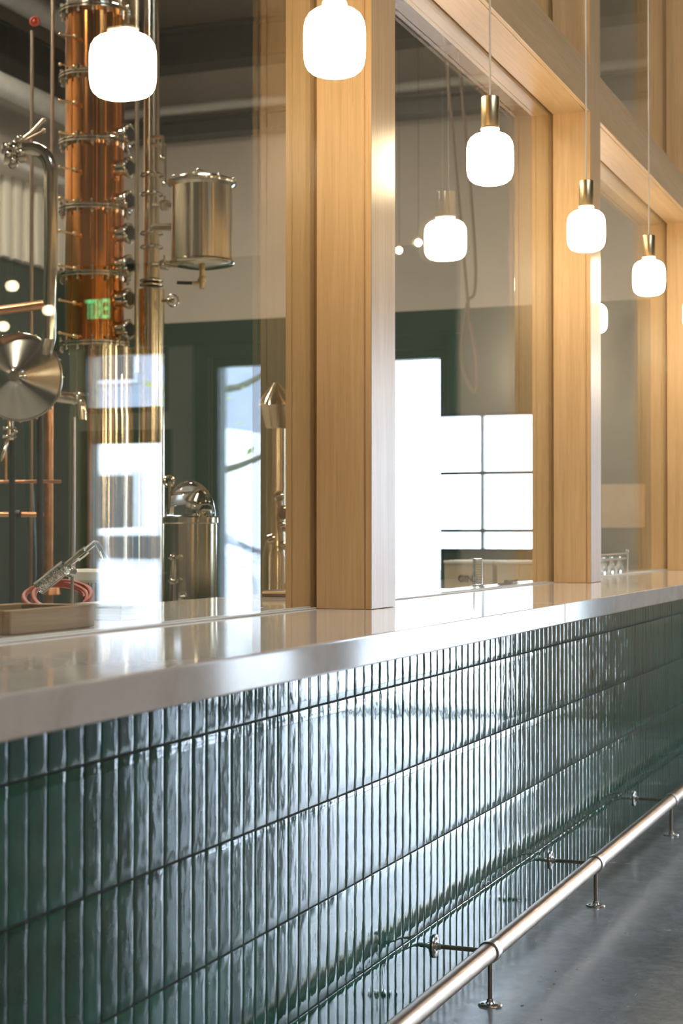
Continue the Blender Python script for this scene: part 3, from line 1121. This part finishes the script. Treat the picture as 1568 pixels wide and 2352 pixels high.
pipe_thing('copper_branch', 'thin horizontal copper branch pipe, upper of the two at left', [at(-40, 1106, 7.4), at(140, 1106, 7.4)], .0075, copper_pipe, 12)
bj = BM()
cyl(bj, at(28, 1181, 7.38), at(46, 1181, 7.38), .018, 16)
pipe_thing('copper_branch', 'horizontal copper branch pipe with a dark coupling, lower of the two at left', [at(-40, 1181, 7.4), at(100, 1182, 7.4)], .011, copper_pipe, 12, [('coupling', bj, black_rubber)])
pipe_thing('copper_branch', 'thin upright copper branch rising to the upper left pipe', [at(12, 1010, 7.4), at(12, 1106, 7.4)], .0075, copper_pipe, 12)

# green post / panels behind the pipes
bm = BM()
a = at(60, 1227, 8.6)
b_ = at(78, 1227, 8.6)
tube(bm, smooth_path([at(42, 920, 8.5), at(60, 960, 8.5), at(66, 1100, 8.5), at(74, 1250, 8.5), at(76, 1400, 8.5)]) + [Vector((at(76, 1400, 8.5).x, at(76, 1400, 8.5).y, .02))], .02)
tag(obj('hanging_hose', bm, window_green), 'dark green hose hanging down against the green wall at left', 'hose')

# pale work table seen between the pipes
tw = at(200, 1310, 7.9)
t = thing('work_table', 'round white topped stool standing before the copper column', 'stool', (at(205, 1330, 6.4).x, at(205, 1330, 6.4).y, 0))
q = at(205, 1330, 6.4)
obj('seat', disc_bevel(BM(), (q.x, q.y, q.z - .012), (0, 0, 1), .078, .05, .01), box_lid, t)
lg = []
for k in range(4):
    a = PI / 4 + k * PI / 2
    obj('leg', cyl(BM(), (q.x + .05 * math.cos(a), q.y + .05 * math.sin(a), q.z - .014), (q.x + .12 * math.cos(a), q.y + .12 * math.sin(a), .0), .008, 10), collar_metal, t)

# domed pot in the middle
mz = 6.6
mc = at(437, 1227, mz)
mt = thing('domed_pot', 'stainless pot with domed glass lid standing below the receiver tank', 'still pot', (mc.x, mc.y, 0))
zt = zpx(1186, mz)
obj('pot_body', lathe(BM(), (mc.x, mc.y, .08), (0, 0, 1), [(.03, 0), (.10, .02), (.104, .05), (.104, zt - .11), (.109, zt - .105), (.109, zt - .085), (.100, zt - .080)], 64), steel, mt)
dm = BM()
prof = [(.100 * math.cos(a), .14 * math.sin(a)) for a in [PI / 2 * k / 10 for k in range(10)]] + [(0, .14)]
lathe(dm, (mc.x, mc.y, zt + .001), (0, 0, 1), prof, 48, cap=False)
obj('dome_lid', dm, clear_glass('lid_glass'), mt)
hh = BM()
q = Vector((mc.x, mc.y, zt + .01)) + RGT * .03
lathe(hh, q, (0, 0, 1), [(.045, 0), (.042, .035), (.048, .045), (.03, .07), (.008, .085)], 28)
tube(hh, [q + Vector((0, 0, .07)), q + Vector((0, 0, .085)) - RGT * .08 - Vector((0, 0, .02))], .005)
obj('helmet', hh, steel_plain, mt)
wv = BM()
q = at(388, 1106, mz - .05)
torus(wv, q, (RGT * .6 - FWD), .020, .006, 22, 8)
cyl(wv, q, q + Vector((0, 0, -.13)), .008, 12)
obj('hand_wheel', wv, steel_plain, mt)
wv = BM()
q = at(396, 1275, mz - .12)
cyl(wv, q, at(391, 1420, mz - .12), .008, 12)
for y in (1280, 1335):
    ball(wv, at(396, y, mz - .13), .014, 10)
    cyl(wv, at(386, y, mz - .13), at(410, y, mz - .13), .006, 10)
ball(wv, at(417, 1372, mz - .13), .016, 12)
obj('side_valve', wv, steel_plain, mt)
for k in range(3):
    a = 2 * PI * k / 3
    obj('leg', cyl(BM(), (mc.x + .08 * math.cos(a), mc.y + .08 * math.sin(a), .09), (mc.x + .09 * math.cos(a), mc.y + .09 * math.sin(a), 0), .012, 12), steel_plain, mt)

# gooseneck still at the foot of the foreground post
gz = 6.9
gc = at(634, 1227, gz)
gt = thing('gooseneck_still', 'stainless cylinder with cone top seen at the left edge of the foreground post', 'still', (gc.x, gc.y, 0))
obj('still_body', lathe(BM(), (gc.x, gc.y, .0), (0, 0, 1), [(.05, 0), (.058, .02), (.058, zpx(1255, gz) - .04), (.050, zpx(1255, gz)), (.042, zpx(1240, gz)), (.042, zpx(985, gz))], 48), steel, gt)
obj('cone_top', lathe(BM(), (gc.x, gc.y, zpx(985, gz)), (0, 0, 1), [(.042, 0), (.046, .005), (.075, .085), (.080, .095), (.072, .115), (.028, .17), (.012, .19)], 48), steel, gt)
vb = BM()
for (x, y, r) in ((640, 1140, .020), (648, 1170, .016), (646, 1205, .015), (622, 1238, .018), (648, 1250, .012), (655, 1215, .011)):
    ball(vb, at(x, y, gz - .07), r, 14)
    lathe(vb, at(x, y, gz - .07), RGT + UP * .3, [(r * .7, -r), (r * 1.05, -.6 * r), (r * 1.05, .6 * r), (r * .7, r)], 16)
tube(vb, [at(643, 1130, gz - .06), at(648, 1260, gz - .06)], .009)
obj('valve_stack', vb, steel_plain, gt)
vb = BM()
tube(vb, smooth_path([at(640, 1262, gz - .08), at(652, 1262, gz - .08), at(655, 1280, gz - .08), at(655, 1340, gz - .08)]), .006)
obj('glass_tube', vb, glassware, gt)
vb = BM()
ball(vb, at(650, 1180, gz - .10), .024, 12)
obj('black_knob', vb, black_rubber, gt)

# ------------------------------------------------------------------ things on the worktop behind the glass
ty0, ty1, tx0, tx1 = 1.62, 1.79, 2.56, 2.86
tr = thing('wooden_tray', 'low brown wooden crate lying on the worktop behind the glass at left', 'tray', ((tx0 + tx1) / 2, (ty0 + ty1) / 2, TOP))
w_ = .016
hgt = .044
obj('tray_base', box(BM(), tx0 + w_, tx1 - w_, ty0 + w_, ty1 - w_, TOP + .0005, TOP + .010), dark_tray, tr, smooth=0)
obj('long_side', box(BM(), tx0, tx1, ty0, ty0 + w_, TOP + .0005, TOP + hgt, .002, 1), tray_wood, tr)
obj('long_side', box(BM(), tx0, tx1, ty1 - w_, ty1, TOP + .0005, TOP + hgt, .002, 1), tray_wood, tr)
obj('short_side', box(BM(), tx0, tx0 + w_, ty0 + w_, ty1 - w_, TOP + .0005, TOP + hgt, .002, 1), tray_wood, tr)
obj('short_side', box(BM(), tx1 - w_, tx1, ty0 + w_, ty1 - w_, TOP + .0005, TOP + hgt, .002, 1), tray_wood, tr)

rs = thing('retort_stand', 'thin upright steel retort rod standing behind the wooden crate', 'stand', (3.15, 1.84, TOP))
obj('rod', cyl(BM(), (3.15, 1.84, TOP + .0065), (3.15, 1.84, EYE + .052), .0034, 14), simple('grey_steel_rod', (.42, .42, .40), .35, 1.0), rs)
obj('base_plate', box(BM(), 3.09, 3.21, 1.80, 1.88, TOP + .0005, TOP + .0065, .002, 1), dark_steel, rs)

HZ = 3.76
hs = BM()
pts = []
for k in range(0, 60):
    a = k / 59 * 2 * PI * 2.35
    rx = 68 + 8 * math.sin(k * .13)
    pts.append(at(128 + rx * math.cos(a) + k * .25, 1374 - (30 if math.sin(a) > 0 else 34) * math.sin(a) - k * .15, HZ + .07 * math.sin(a)))
low = min(p.z for p in pts)
pts = [p + Vector((0, 0, max(0, TOP + .007 - p.z))) for p in pts]
tube(hs, pts, .0062, 10)
tag(obj('rubber_hose', hs, red_rubber), 'dark red rubber hose coiled behind the wooden crate', 'hose')

gl = thing('glass_condenser', 'clear glass distillation bridge bent over the red hose', 'glassware', tuple(at(150, 1320, 3.55)))


def gtube(name, a, b, r, m=glassware):
    t = BM()
    d = (Vector(b) - Vector(a)).normalized()
    L = (Vector(b) - Vector(a)).length
    # open tube with wall thickness
    w = r * .22
    lathe(t, a, d, [(r - w, 0), (r, 0), (r, L), (r - w, L), (r - w, 0)], 20, cap=False)
    return obj(name, t, m, gl)


Zg = 3.55
gtube('condenser_jacket', at(88, 1352, Zg), at(152, 1300, Zg), .0155)
co = BM()
A, B = at(92, 1349, Zg), at(150, 1302, Zg)
dd, uu, ww = frame_axes(B - A)
cpts = [A + (B - A) * (k / 90) + (uu * math.cos(k * .75) + ww * math.sin(k * .75)) * .0085 for k in range(91)]
tube(co, cpts, .0022, 6)
obj('condenser_coil', co, glassware, gl)
gtube('inlet_neck', at(150, 1302, Zg), at(178, 1279, Zg), .0075)
gtube('ground_joint', at(176, 1281, Zg), at(200, 1262, Zg), .0098)
bb = BM()
tube(bb, smooth_path([at(196, 1265, Zg), at(212, 1252, Zg), at(219, 1247, Zg), at(228, 1256, Zg), at(240, 1284, Zg)], 6), .0062, 16)
obj('bend', bb, glassware, gl)
gtube('receiver_tube', at(238, 1280, Zg), at(284, 1388, Zg - .02), .0095)
gtube('inner_tube', at(240, 1284, Zg), at(288, 1390, Zg - .02), .0045)
fl = BM()
q = at(160, 1312, Zg)
ball(fl, q, .016, 16, .8)
obj('glass_bulb', fl, glassware, gl)

fk = thing('glass_adapter', 'small clear glass adapter lying with its black clamp beside the paper pads', 'glassware', tuple(at(315, 1375, 3.64)))
b = BM()
tube(b, smooth_path([at(296, 1384, 3.62), at(306, 1370, 3.63), at(318, 1362, 3.64), at(330, 1350, 3.65)], 5), .0075, 14)
obj('adapter_tube', b, glassware, fk)
b = BM()
torus(b, at(337, 1328, 3.66), (RGT * .3 - FWD + UP * .3), .016, .0055, 22, 8)
torus(b, at(349, 1331, 3.65), (RGT - FWD * .4), .016, .0045, 22, 8)
tube(b, [at(322, 1345, 3.65), at(330, 1336, 3.65)], .004)
obj('black_clamp', b, black_rubber, fk)

pd = thing('paper_pad', 'stack of white paper pads on the worktop behind the glass', 'paper pad', (3.14, 1.74, TOP))
for k in range(3):
    obj('pad', box(BM(), 3.085 + .004 * k, 3.20 + .003 * k, 1.685 + .002 * k, 1.80, TOP + .0005 + .0115 * k, TOP + .0115 * (k + 1), .001, 1), paper, pd)

sl = thing('slate_board', 'low dark board lying on the worktop at the foot of the foreground post', 'board', (4.95, 1.72, TOP))
obj('board', box(BM(), 4.40, 4.72, 1.68, 1.95, TOP + .0005, TOP + .018, .002, 1), dark_tray, sl)
bm = BM()
cyl(bm, (4.42, 1.76, TOP + .024), (4.66, 1.60, TOP + .024), .005, 14)
a, e = at(604, 1361, 4.72), at(676, 1361, 4.72)
bm.free()
bm = BM()
cyl(bm, a, e, .0034, 14)
ball(bm, a, .0034, 10)
ball(bm, e, .0034, 10)
for q in (a, e):
    pass
tag(obj('wooden_dowel', bm, simple('pale_dowel_wood', (.72, .50, .26), .5)), 'thin pale wooden dowel lying on the dark board by the foreground post', 'dowel')

# measuring cylinder in the second bay
mx_, my_ = 5.44, 1.614
mcy = thing('measuring_cylinder', 'small clear graduated measuring cylinder in front of the cardboard boxes', 'measuring cylinder', (mx_, my_, TOP))
b = BM()
lathe(b, (mx_, my_, TOP + .0005), (0, 0, 1), [(.024, 0), (.024, .004), (.017, .007), (.0165, .094), (.0185, .098), (.0175, .099), (.0150, .094), (.0150, .010), (0, .010)], 28, cap=True)
obj('glass_body', b, glassware, mcy)
b = BM()
for k in range(9):
    z = TOP + .018 + k * .0085
    torus(b, (mx_, my_, z), (0, 0, 1), .0168, .00035, 28, 4)
obj('graduation_rings', b, ink, mcy)

bm = BM()
for k in range(14):
    a = k * .45
    cyl(bm, (5.72 + .012 * k, 1.60, TOP + .004), (5.72 + .012 * k + .005, 1.60 + .01 * math.sin(a), TOP + .016), .0022, 6)
box(bm, 5.70, 5.90, 1.595, 1.620, TOP + .0005, TOP + .006, .001, 1)
tag(obj('bristle_brush', bm, simple('dark_bristles', (.08, .06, .05), .8)), 'small dark bristle brush lying behind the glass near the middle post', 'brush')


def text_mesh(body, size, m, parent, origin, right, up, name='lettering', extrude=.0006, bold=.0, squeeze=1.0):
    cu = bpy.data.curves.new(name, 'FONT')
    cu.body = body
    cu.size = size
    cu.extrude = extrude
    cu.offset = bold
    tmp = bpy.data.objects.new(name + '_tmp', cu)
    C.objects.link(tmp)
    bpy.context.view_layer.update()
    dg = bpy.context.evaluated_depsgraph_get()
    me = bpy.data.meshes.new_from_object(tmp.evaluated_get(dg))
    bpy.data.objects.remove(tmp)
    right, up = Vector(right).normalized(), Vector(up).normalized()
    n = right.cross(up)
    M = Matrix((( right.x, up.x, n.x, origin[0]), (right.y, up.y, n.y, origin[1]), (right.z, up.z, n.z, origin[2]), (0, 0, 0, 1)))
    me.transform(Matrix.Diagonal((squeeze, 1, 1, 1)))
    me.transform(M)
    me.transform(Matrix.Translation(-parent_loc(parent)))
    me.materials.clear()
    me.materials.append(m)
    o = bpy.data.objects.new(name, me)
    link(o, parent)
    return o


# cardboard boxes on a shelf in front of the roller window
BXX = 9.0
rack = thing('shelf_rack', 'dark steel shelf carrying the cardboard boxes below the gridded window', 'shelf', (9.2, 2.6, 0))
obj('shelf_board', box(BM(), 8.95, 9.45, 2.1, 3.1, .66, .69, .003, 1), dark_steel, rack)
for (x, y) in ((8.97, 2.12), (8.97, 3.08), (9.43, 2.12), (9.43, 3.08)):
    obj('leg', box(BM(), x - .015, x + .015, y - .015, y + .015, 0, .66), dark_steel, rack, smooth=0)


def carton(y0, y1, label, txt):
    t = thing('cardboard_box', label, 'cardboard box', (9.15, (y0 + y1) / 2, .69), 'cartons on the shelf')
    obj('carton', box(BM(), BXX, BXX + .30, y0, y1, .6905, 1.006, .002, 1), cardboard, t)
    obj('lid', box(BM(), BXX - .004, BXX + .304, y0 - .004, y1 + .004, 1.0065, 1.022, .002, 1), box_lid, t)
    if txt:
        text_mesh('GIN', .05, ink, t, (BXX - .003, 2.785, .905), (0, -1, 0), (0, 0, 1), 'lettering', .001, .002)
    return t


carton(2.585, 2.865, 'cream cardboard box printed GIN on the shelf behind the glass', True)
carton(2.255, 2.560, 'cream cardboard box without print next to the middle oak post', False)

# wire rack of glasses on the worktop, and a plywood panel, in the third bay
def on_top(px, y):
    t = y * (4427 / (2275 - px) - .3873)
    return Vector((t, y, TOP))


q = on_top(1405, 1.633)
wr = thing('wire_rack', 'low white wire rack of upturned glasses behind the pane right of the middle post', 'rack', tuple(q))
for z, (a, b_) in ((.086, (1365, 1440)), (.062, (1365, 1436))):
    b = BM()
    tube(b, [on_top(a, 1.633) + Vector((0, 0, z)), on_top(b_, 1.633) + Vector((0, 0, z + .002))], .0045, 8)
    obj('rack_rail', b, collar_metal, wr)
for px in (1372, 1440):
    b = BM()
    tube(b, [on_top(px, 1.633) + Vector((0, 0, .0005)), on_top(px, 1.633) + Vector((0, 0, .095))], .004, 8)
    ball(b, on_top(px, 1.633) + Vector((0, 0, .098)), .009, 10)
    obj('rack_upright', b, collar_metal, wr)
for px in (1386, 1404, 1422):
    b = BM()
    lathe(b, on_top(px, 1.636) + Vector((0, 0, .0005)), (0, 0, 1), [(.021, 0), (.022, .002), (.018, .03), (.010, .045), (.009, .070), (.014, .075)], 16)
    obj('glass_cup', b, glassware, wr)
bm = BM()
box(bm, X_END - .04, X_END - .0005, 2.50, 2.84, 1.22, 1.56, .003, 1)
tag(obj('plywood_board', bm, white_ply), 'square plywood board fixed on the grey wall behind the last visible pane', 'board')

# hanging cables in the distillery
bm = BM()
tube(bm, smooth_path([Vector((10.9, 3.5, CEIL - .01)), at(1090, 560, 11.6), at(1072, 700, 11.6), at(1058, 820, 11.6), at(1075, 880, 11.6), at(1092, 900, 11.6), at(1094, 830, 11.6), at(1080, 740, 11.6), at(1070, 640, 11.6), Vector((10.95, 3.6, CEIL - .01))], 8), .011, 8)
tag(obj('hanging_cable', bm, simple('brown_cable', (.16, .11, .07), .6)), 'looped brown cable hanging from the ceiling behind the second pane', 'cable')

# ------------------------------------------------------------------ EXIT sign on the street wall (the glass mirrors it)
ex = thing('exit_sign', 'lit green EXIT sign above the street door, mirrored over the copper column', 'exit sign', (X_FR - .07, -2.78, 2.75))
obj('sign_body', box(BM(), X_FR - .09, X_FR - .0405, -2.90, -2.665, 2.65, 2.85, .006, 2), simple('black_sign_case', (.03, .03, .03), .4), ex)
text_mesh('EXIT', .19, exit_green, ex, (X_FR - .0915, -2.682, 2.682), (0, -1, 0), (0, 0, 1), 'lettering', .001, .004, .46)

# ------------------------------------------------------------------ added high bay lamps out of view, fill light for the distillery
fill_emit = emit('warm_fill_disc', (1.0, .86, .66), 190.0)
f0 = None
for x, y, l in [(3.2, 4.4, 'added unseen fill lamp over the near end of the distillery floor'),
                (5.6, 5.6, 'added unseen fill lamp behind the copper column'),
                (9.2, 5.4, 'added unseen fill lamp deep in the distillery by the side wall'),
                (8.2, 3.9, 'added unseen fill lamp between the copper column and the street wall')]:
    if f0 is None:
        t = f0 = thing('fill_lamp', l, 'ceiling lamp', (x, y, 5.2), 'added fill lamps in the distillery')
        obj('lamp_shade', lathe(BM(), (x, y, 5.15), (0, 0, 1), [(.26, 0), (.25, .01), (.12, .14), (.06, .18), (.05, .26)], 40, cap=False), dark_steel, t)
        obj('lamp_disc', lathe(BM(), (x, y, 5.17), (0, 0, 1), [(.22, 0), (.22, .01)], 32), fill_emit, t)
        obj('stem', cyl(BM(), (x, y, 5.35), (x, y, CEIL + .0), .01, 10), dark_steel, t)
    else:
        dup(f0, (x, y, 5.2), l)

fill_glow = emit('warm_fill_globe', (1.0, .66, .36), 26.0)  # added globes out of view, warm fill for the worktop's front edge
t = thing('fill_globe', 'added unseen warm fill globe over the seating, behind the camera', 'globe lamp', (.4, -1.6, 2.2), 'added fill globes over the seating')
obj('globe', ball(BM(), (.4, -1.6, 2.2), .15, 28), fill_glow, t, smooth=60)
obj('stem', cyl(BM(), (.4, -1.6, 2.35), (.4, -1.6, CEIL - .0005), .006, 10), brass, t)
dup(t, (2.6, -2.6, 2.2), 'added unseen warm fill globe over the seating, beside the camera')

t = thing('fill_wall_lamp', 'added warm globe brightening the street wall beyond the end of the bar', 'wall lamp', (X_FR - .16, .44, 2.2))  # added lamp, kept hidden, brightens the wall that the tiles mirror
obj('globe', ball(BM(), (X_FR - .16, .44, 2.2), .09, 24), emit('warm_wall_fill', (1.0, .84, .66), 70.0), t, smooth=60)
obj('wall_plate', cyl(BM(), (X_FR - .0005, .44, 2.2), (X_FR - .08, .44, 2.2), .03, 20), brass, t)

# ------------------------------------------------------------------ the street outside
struct('ground', box(BM(), X_FR + .3, 60, -40, 30, -.35, -.15), asphalt, smooth=0)
bm = BM()
box(bm, X_FR + .3, X_END + 3.2, -40, 1.36, -.15, -.02, .02, 1)
box(bm, X_END + .31, X_END + 3.2, 1.36, 30, -.15, -.02, .02, 1)
tag(obj('pavement', bm, pave), 'pale pavement along the street outside the windows', 'pavement')
upper_render = simple('blue_grey_cladding', (.26, .29, .34), .7, noise_amt=.1, nscale=1)
frame_pale = simple('pale_window_frame', (.5, .5, .5), .5)


def building(x, y0, y1, h, label, storeys=True):
    bd = thing('street_building', label, 'building', (x, (y0 + y1) / 2, -.15))
    obj('facade_wall', box(BM(), x, x + 6, y0, y1, -.15, 3.7), facade, bd, smooth=0)
    if storeys:
        obj('upper_storey', box(BM(), x - .15, x + 6, y0, y1, 3.7, h), upper_render, bd, smooth=0)
    else:
        h = 3.7
    obj('roof_parapet', box(BM(), x - .3, x + 6, y0 - .1, y1 + .1, h, h + .3), facade, bd, smooth=0)
    n = int((y1 - y0) / 4) if storeys else 0
    for k in range(n):
        y = y0 + 1 + k * 4.0
        for (z0, z1) in ((.9, 2.6), (4.6, 6.0)):
            f = obj('window', box(BM(), x - .22, x + .1, y, y + 2.0, z0, z1, .02, 1), frame_pale, bd)
            obj('pane', box(BM(), x - .24, x - .225, y + .1, y + 1.9, z0 + .1, z1 - .1), car_glass, f, smooth=0)


building(34, -38, -14.0, 7.5, 'two storey building across the street, pale below and blue grey above, mirrored through the transom')
building(37, 1, 24, 3.6, 'low pale building across the street behind the gridded window', False)


def tree(x, y, h, seed, label):
    rnd = random.Random(seed)
    t = thing('street_tree', label, 'tree', (x, y, -.15))
    trunk = smooth_path([(x, y, -.15), (x + .05, y + .06, h * .25), (x - .05, y - .04, h * .45), (x + .1, y, h * .7), (x, y + .1, h)], 6)
    b = BM()
    n = len(trunk)
    tube(b, trunk, [.14 * (1 - .75 * i / (n - 1)) for i in range(n)], 12)
    obj('trunk', b, bark, t)
    lv = BM()
    for k in range(13):
        z = h * rnd.uniform(.32, .9)
        a = rnd.uniform(0, 2 * PI)
        L = rnd.uniform(1.0, 2.2)
        p = [Vector((x, y, z))]
        d = Vector((math.cos(a), math.sin(a), .15))
        for s in range(5):
            d = (d + Vector((rnd.uniform(-.35, .35), rnd.uniform(-.35, .35), rnd.uniform(-.1, .35)))).normalized()
            p.append(p[-1] + d * L / 5)
        sp_ = smooth_path(p, 3)
        bb = BM()
        tube(bb, sp_, [.045 * (1 - .8 * i / (len(sp_) - 1)) for i in range(len(sp_))], 8)
        obj('branch', bb, bark, t)
        for s in range(18):
            q = sp_[rnd.randrange(len(sp_) // 2, len(sp_))] + Vector((rnd.uniform(-.35, .35), rnd.uniform(-.35, .35), rnd.uniform(-.25, .3)))
            r = rnd.uniform(.03, .07)
            u = Vector((rnd.uniform(-1, 1), rnd.uniform(-1, 1), rnd.uniform(-1, 1))).normalized()
            w2 = u.orthogonal().normalized()
            vs_ = [lv.verts.new(q + u * r), lv.verts.new(q + w2 * r * .5), lv.verts.new(q - u * r), lv.verts.new(q - w2 * r * .5)]
            lv.faces.new(vs_)
    obj('foliage', lv, leaf, t, smooth=0)
    return t


tree(16.6, -5.0, 5.2, 5, 'mossy street tree with low branches outside the shopfront window')
tree(24.5, -3.6, 5.6, 9, 'street tree further along outside, behind the first one')


def car(x, y, m, label):
    t = thing('parked_car', label, 'car', (x, y, -.15))
    z = -.15
    prof = [(-2.1, .35), (-2.15, .6), (-2.05, .88), (-1.35, .98), (-.75, 1.38), (.55, 1.42), (1.25, 1.02), (2.0, .92), (2.12, .65), (2.1, .35)]
    b = BM()
    vl, vr = [], []
    for (u, h) in prof:
        ins = .0 if h < 1.0 else .14
        vl.append(b.verts.new((x - .85 + ins, y + u, z + h)))
        vr.append(b.verts.new((x + .85 - ins, y + u, z + h)))
    for i in range(len(prof)):
        j = (i + 1) % len(prof)
        b.faces.new((vl[i], vl[j], vr[j], vr[i]))
    b.faces.new(vl[::-1])
    b.faces.new(vr)
    bmesh.ops.bevel(b, geom=list(b.edges), offset=.05, segments=2, affect='EDGES')
    obj('car_body', b, m, t)
    for s in (-1, 1):
        for (u0, u1) in ((-.95, -.12), (-.05, .75)):
            g = BM()
            xs = x + s * .80
            box(g, min(xs, xs + s * .035), max(xs, xs + s * .035), y + u0, y + u1, z + 1.0, z + 1.3, .01, 1)
            obj('side_window', g, car_glass, t)
        for u in (-1.3, 1.3):
            g = BM()
            lathe(g, (x + s * .70, y + u, z + .31), (s, 0, 0), [(.20, 0), (.31, .02), (.31, .18), (.20, .20)], 24)
            obj('wheel', g, tyre, t)
        g = BM()
        box(g, x + s * .62 - .13, x + s * .62 + .13, y - 2.16, y - 2.10, z + .65, z + .80, .01, 1)
        obj('tail_lamp', g, tail_red, t)
    return t


car(20.6, -7.9, car_white, 'white car parked in the street beyond the glazed door')
car(27.0, -10.6, car_grey, 'dark blue car parked in the street beyond the shopfront window')

# ------------------------------------------------------------------ world, portals, camera
w = bpy.data.worlds.new('overcast_sky')
SC.world = w
w.use_nodes = True
bg = w.node_tree.nodes['Background']
bg.inputs[0].default_value = (.77, .90, 1.10, 1)
bg.inputs[1].default_value = 12.0


def portal(name, loc, rot, sx, sy):
    L = bpy.data.lights.new(name, 'AREA')
    L.shape = 'RECTANGLE'
    L.size = sx
    L.size_y = sy
    L.energy = 1
    L.cycles.is_portal = True
    o = bpy.data.objects.new(name, L)
    link(o)
    o.location = loc
    o.rotation_euler = rot
    return o


for r in (WIN_A, DOOR_B, TRANS_B, GRID):
    portal('window_daylight', ((X_END if r is GRID else X_FR) + .2, (r[0] + r[1]) / 2, (r[2] + r[3]) / 2), (0, PI / 2, 0), r[3] - r[2], r[1] - r[0])
portal('added_rooflight_portal', ((FILL_ROOFLIGHT[0] + FILL_ROOFLIGHT[1]) / 2, (FILL_ROOFLIGHT[2] + FILL_ROOFLIGHT[3]) / 2, CEIL + .22), (0, 0, 0), FILL_ROOFLIGHT[1] - FILL_ROOFLIGHT[0], FILL_ROOFLIGHT[3] - FILL_ROOFLIGHT[2])  # sampling portal for the added rooflight
for s in SIDE:
    portal('window_daylight', ((s[0] + s[1]) / 2, Y_RIGHT - .22, (s[2] + s[3]) / 2), (PI / 2, 0, 0), s[1] - s[0], s[3] - s[2])

cam = bpy.data.cameras.new('camera')
cam.sensor_fit = 'VERTICAL'
cam.sensor_height = 36.0
cam.lens = F / 2352 * 36.0
cam.dof.use_dof = True
cam.dof.focus_distance = 4.3
cam.dof.aperture_fstop = 5.6
co_ = bpy.data.objects.new('camera', cam)
link(co_)
co_.location = (0, 0, EYE)
th = math.atan(51 / F)
d = FWD * math.cos(th) + UP * math.sin(th)
co_.rotation_euler = d.to_track_quat('-Z', 'Y').to_euler()
SC.camera = co_

vs_ = SC.view_settings
vs_.view_transform = 'Standard'
vs_.look = 'None'
vs_.exposure = 0.45
vs_.gamma = 1.0
vs_.use_curve_mapping = False
SC.cycles.use_denoising = True
SC.cycles.max_bounces = 10
SC.cycles.diffuse_bounces = 4
SC.cycles.glossy_bounces = 5
SC.cycles.transmission_bounces = 8
SC.cycles.transparent_max_bounces = 16
SC.cycles.sample_clamp_indirect = 8.0
SC.cycles.caustics_refractive = False
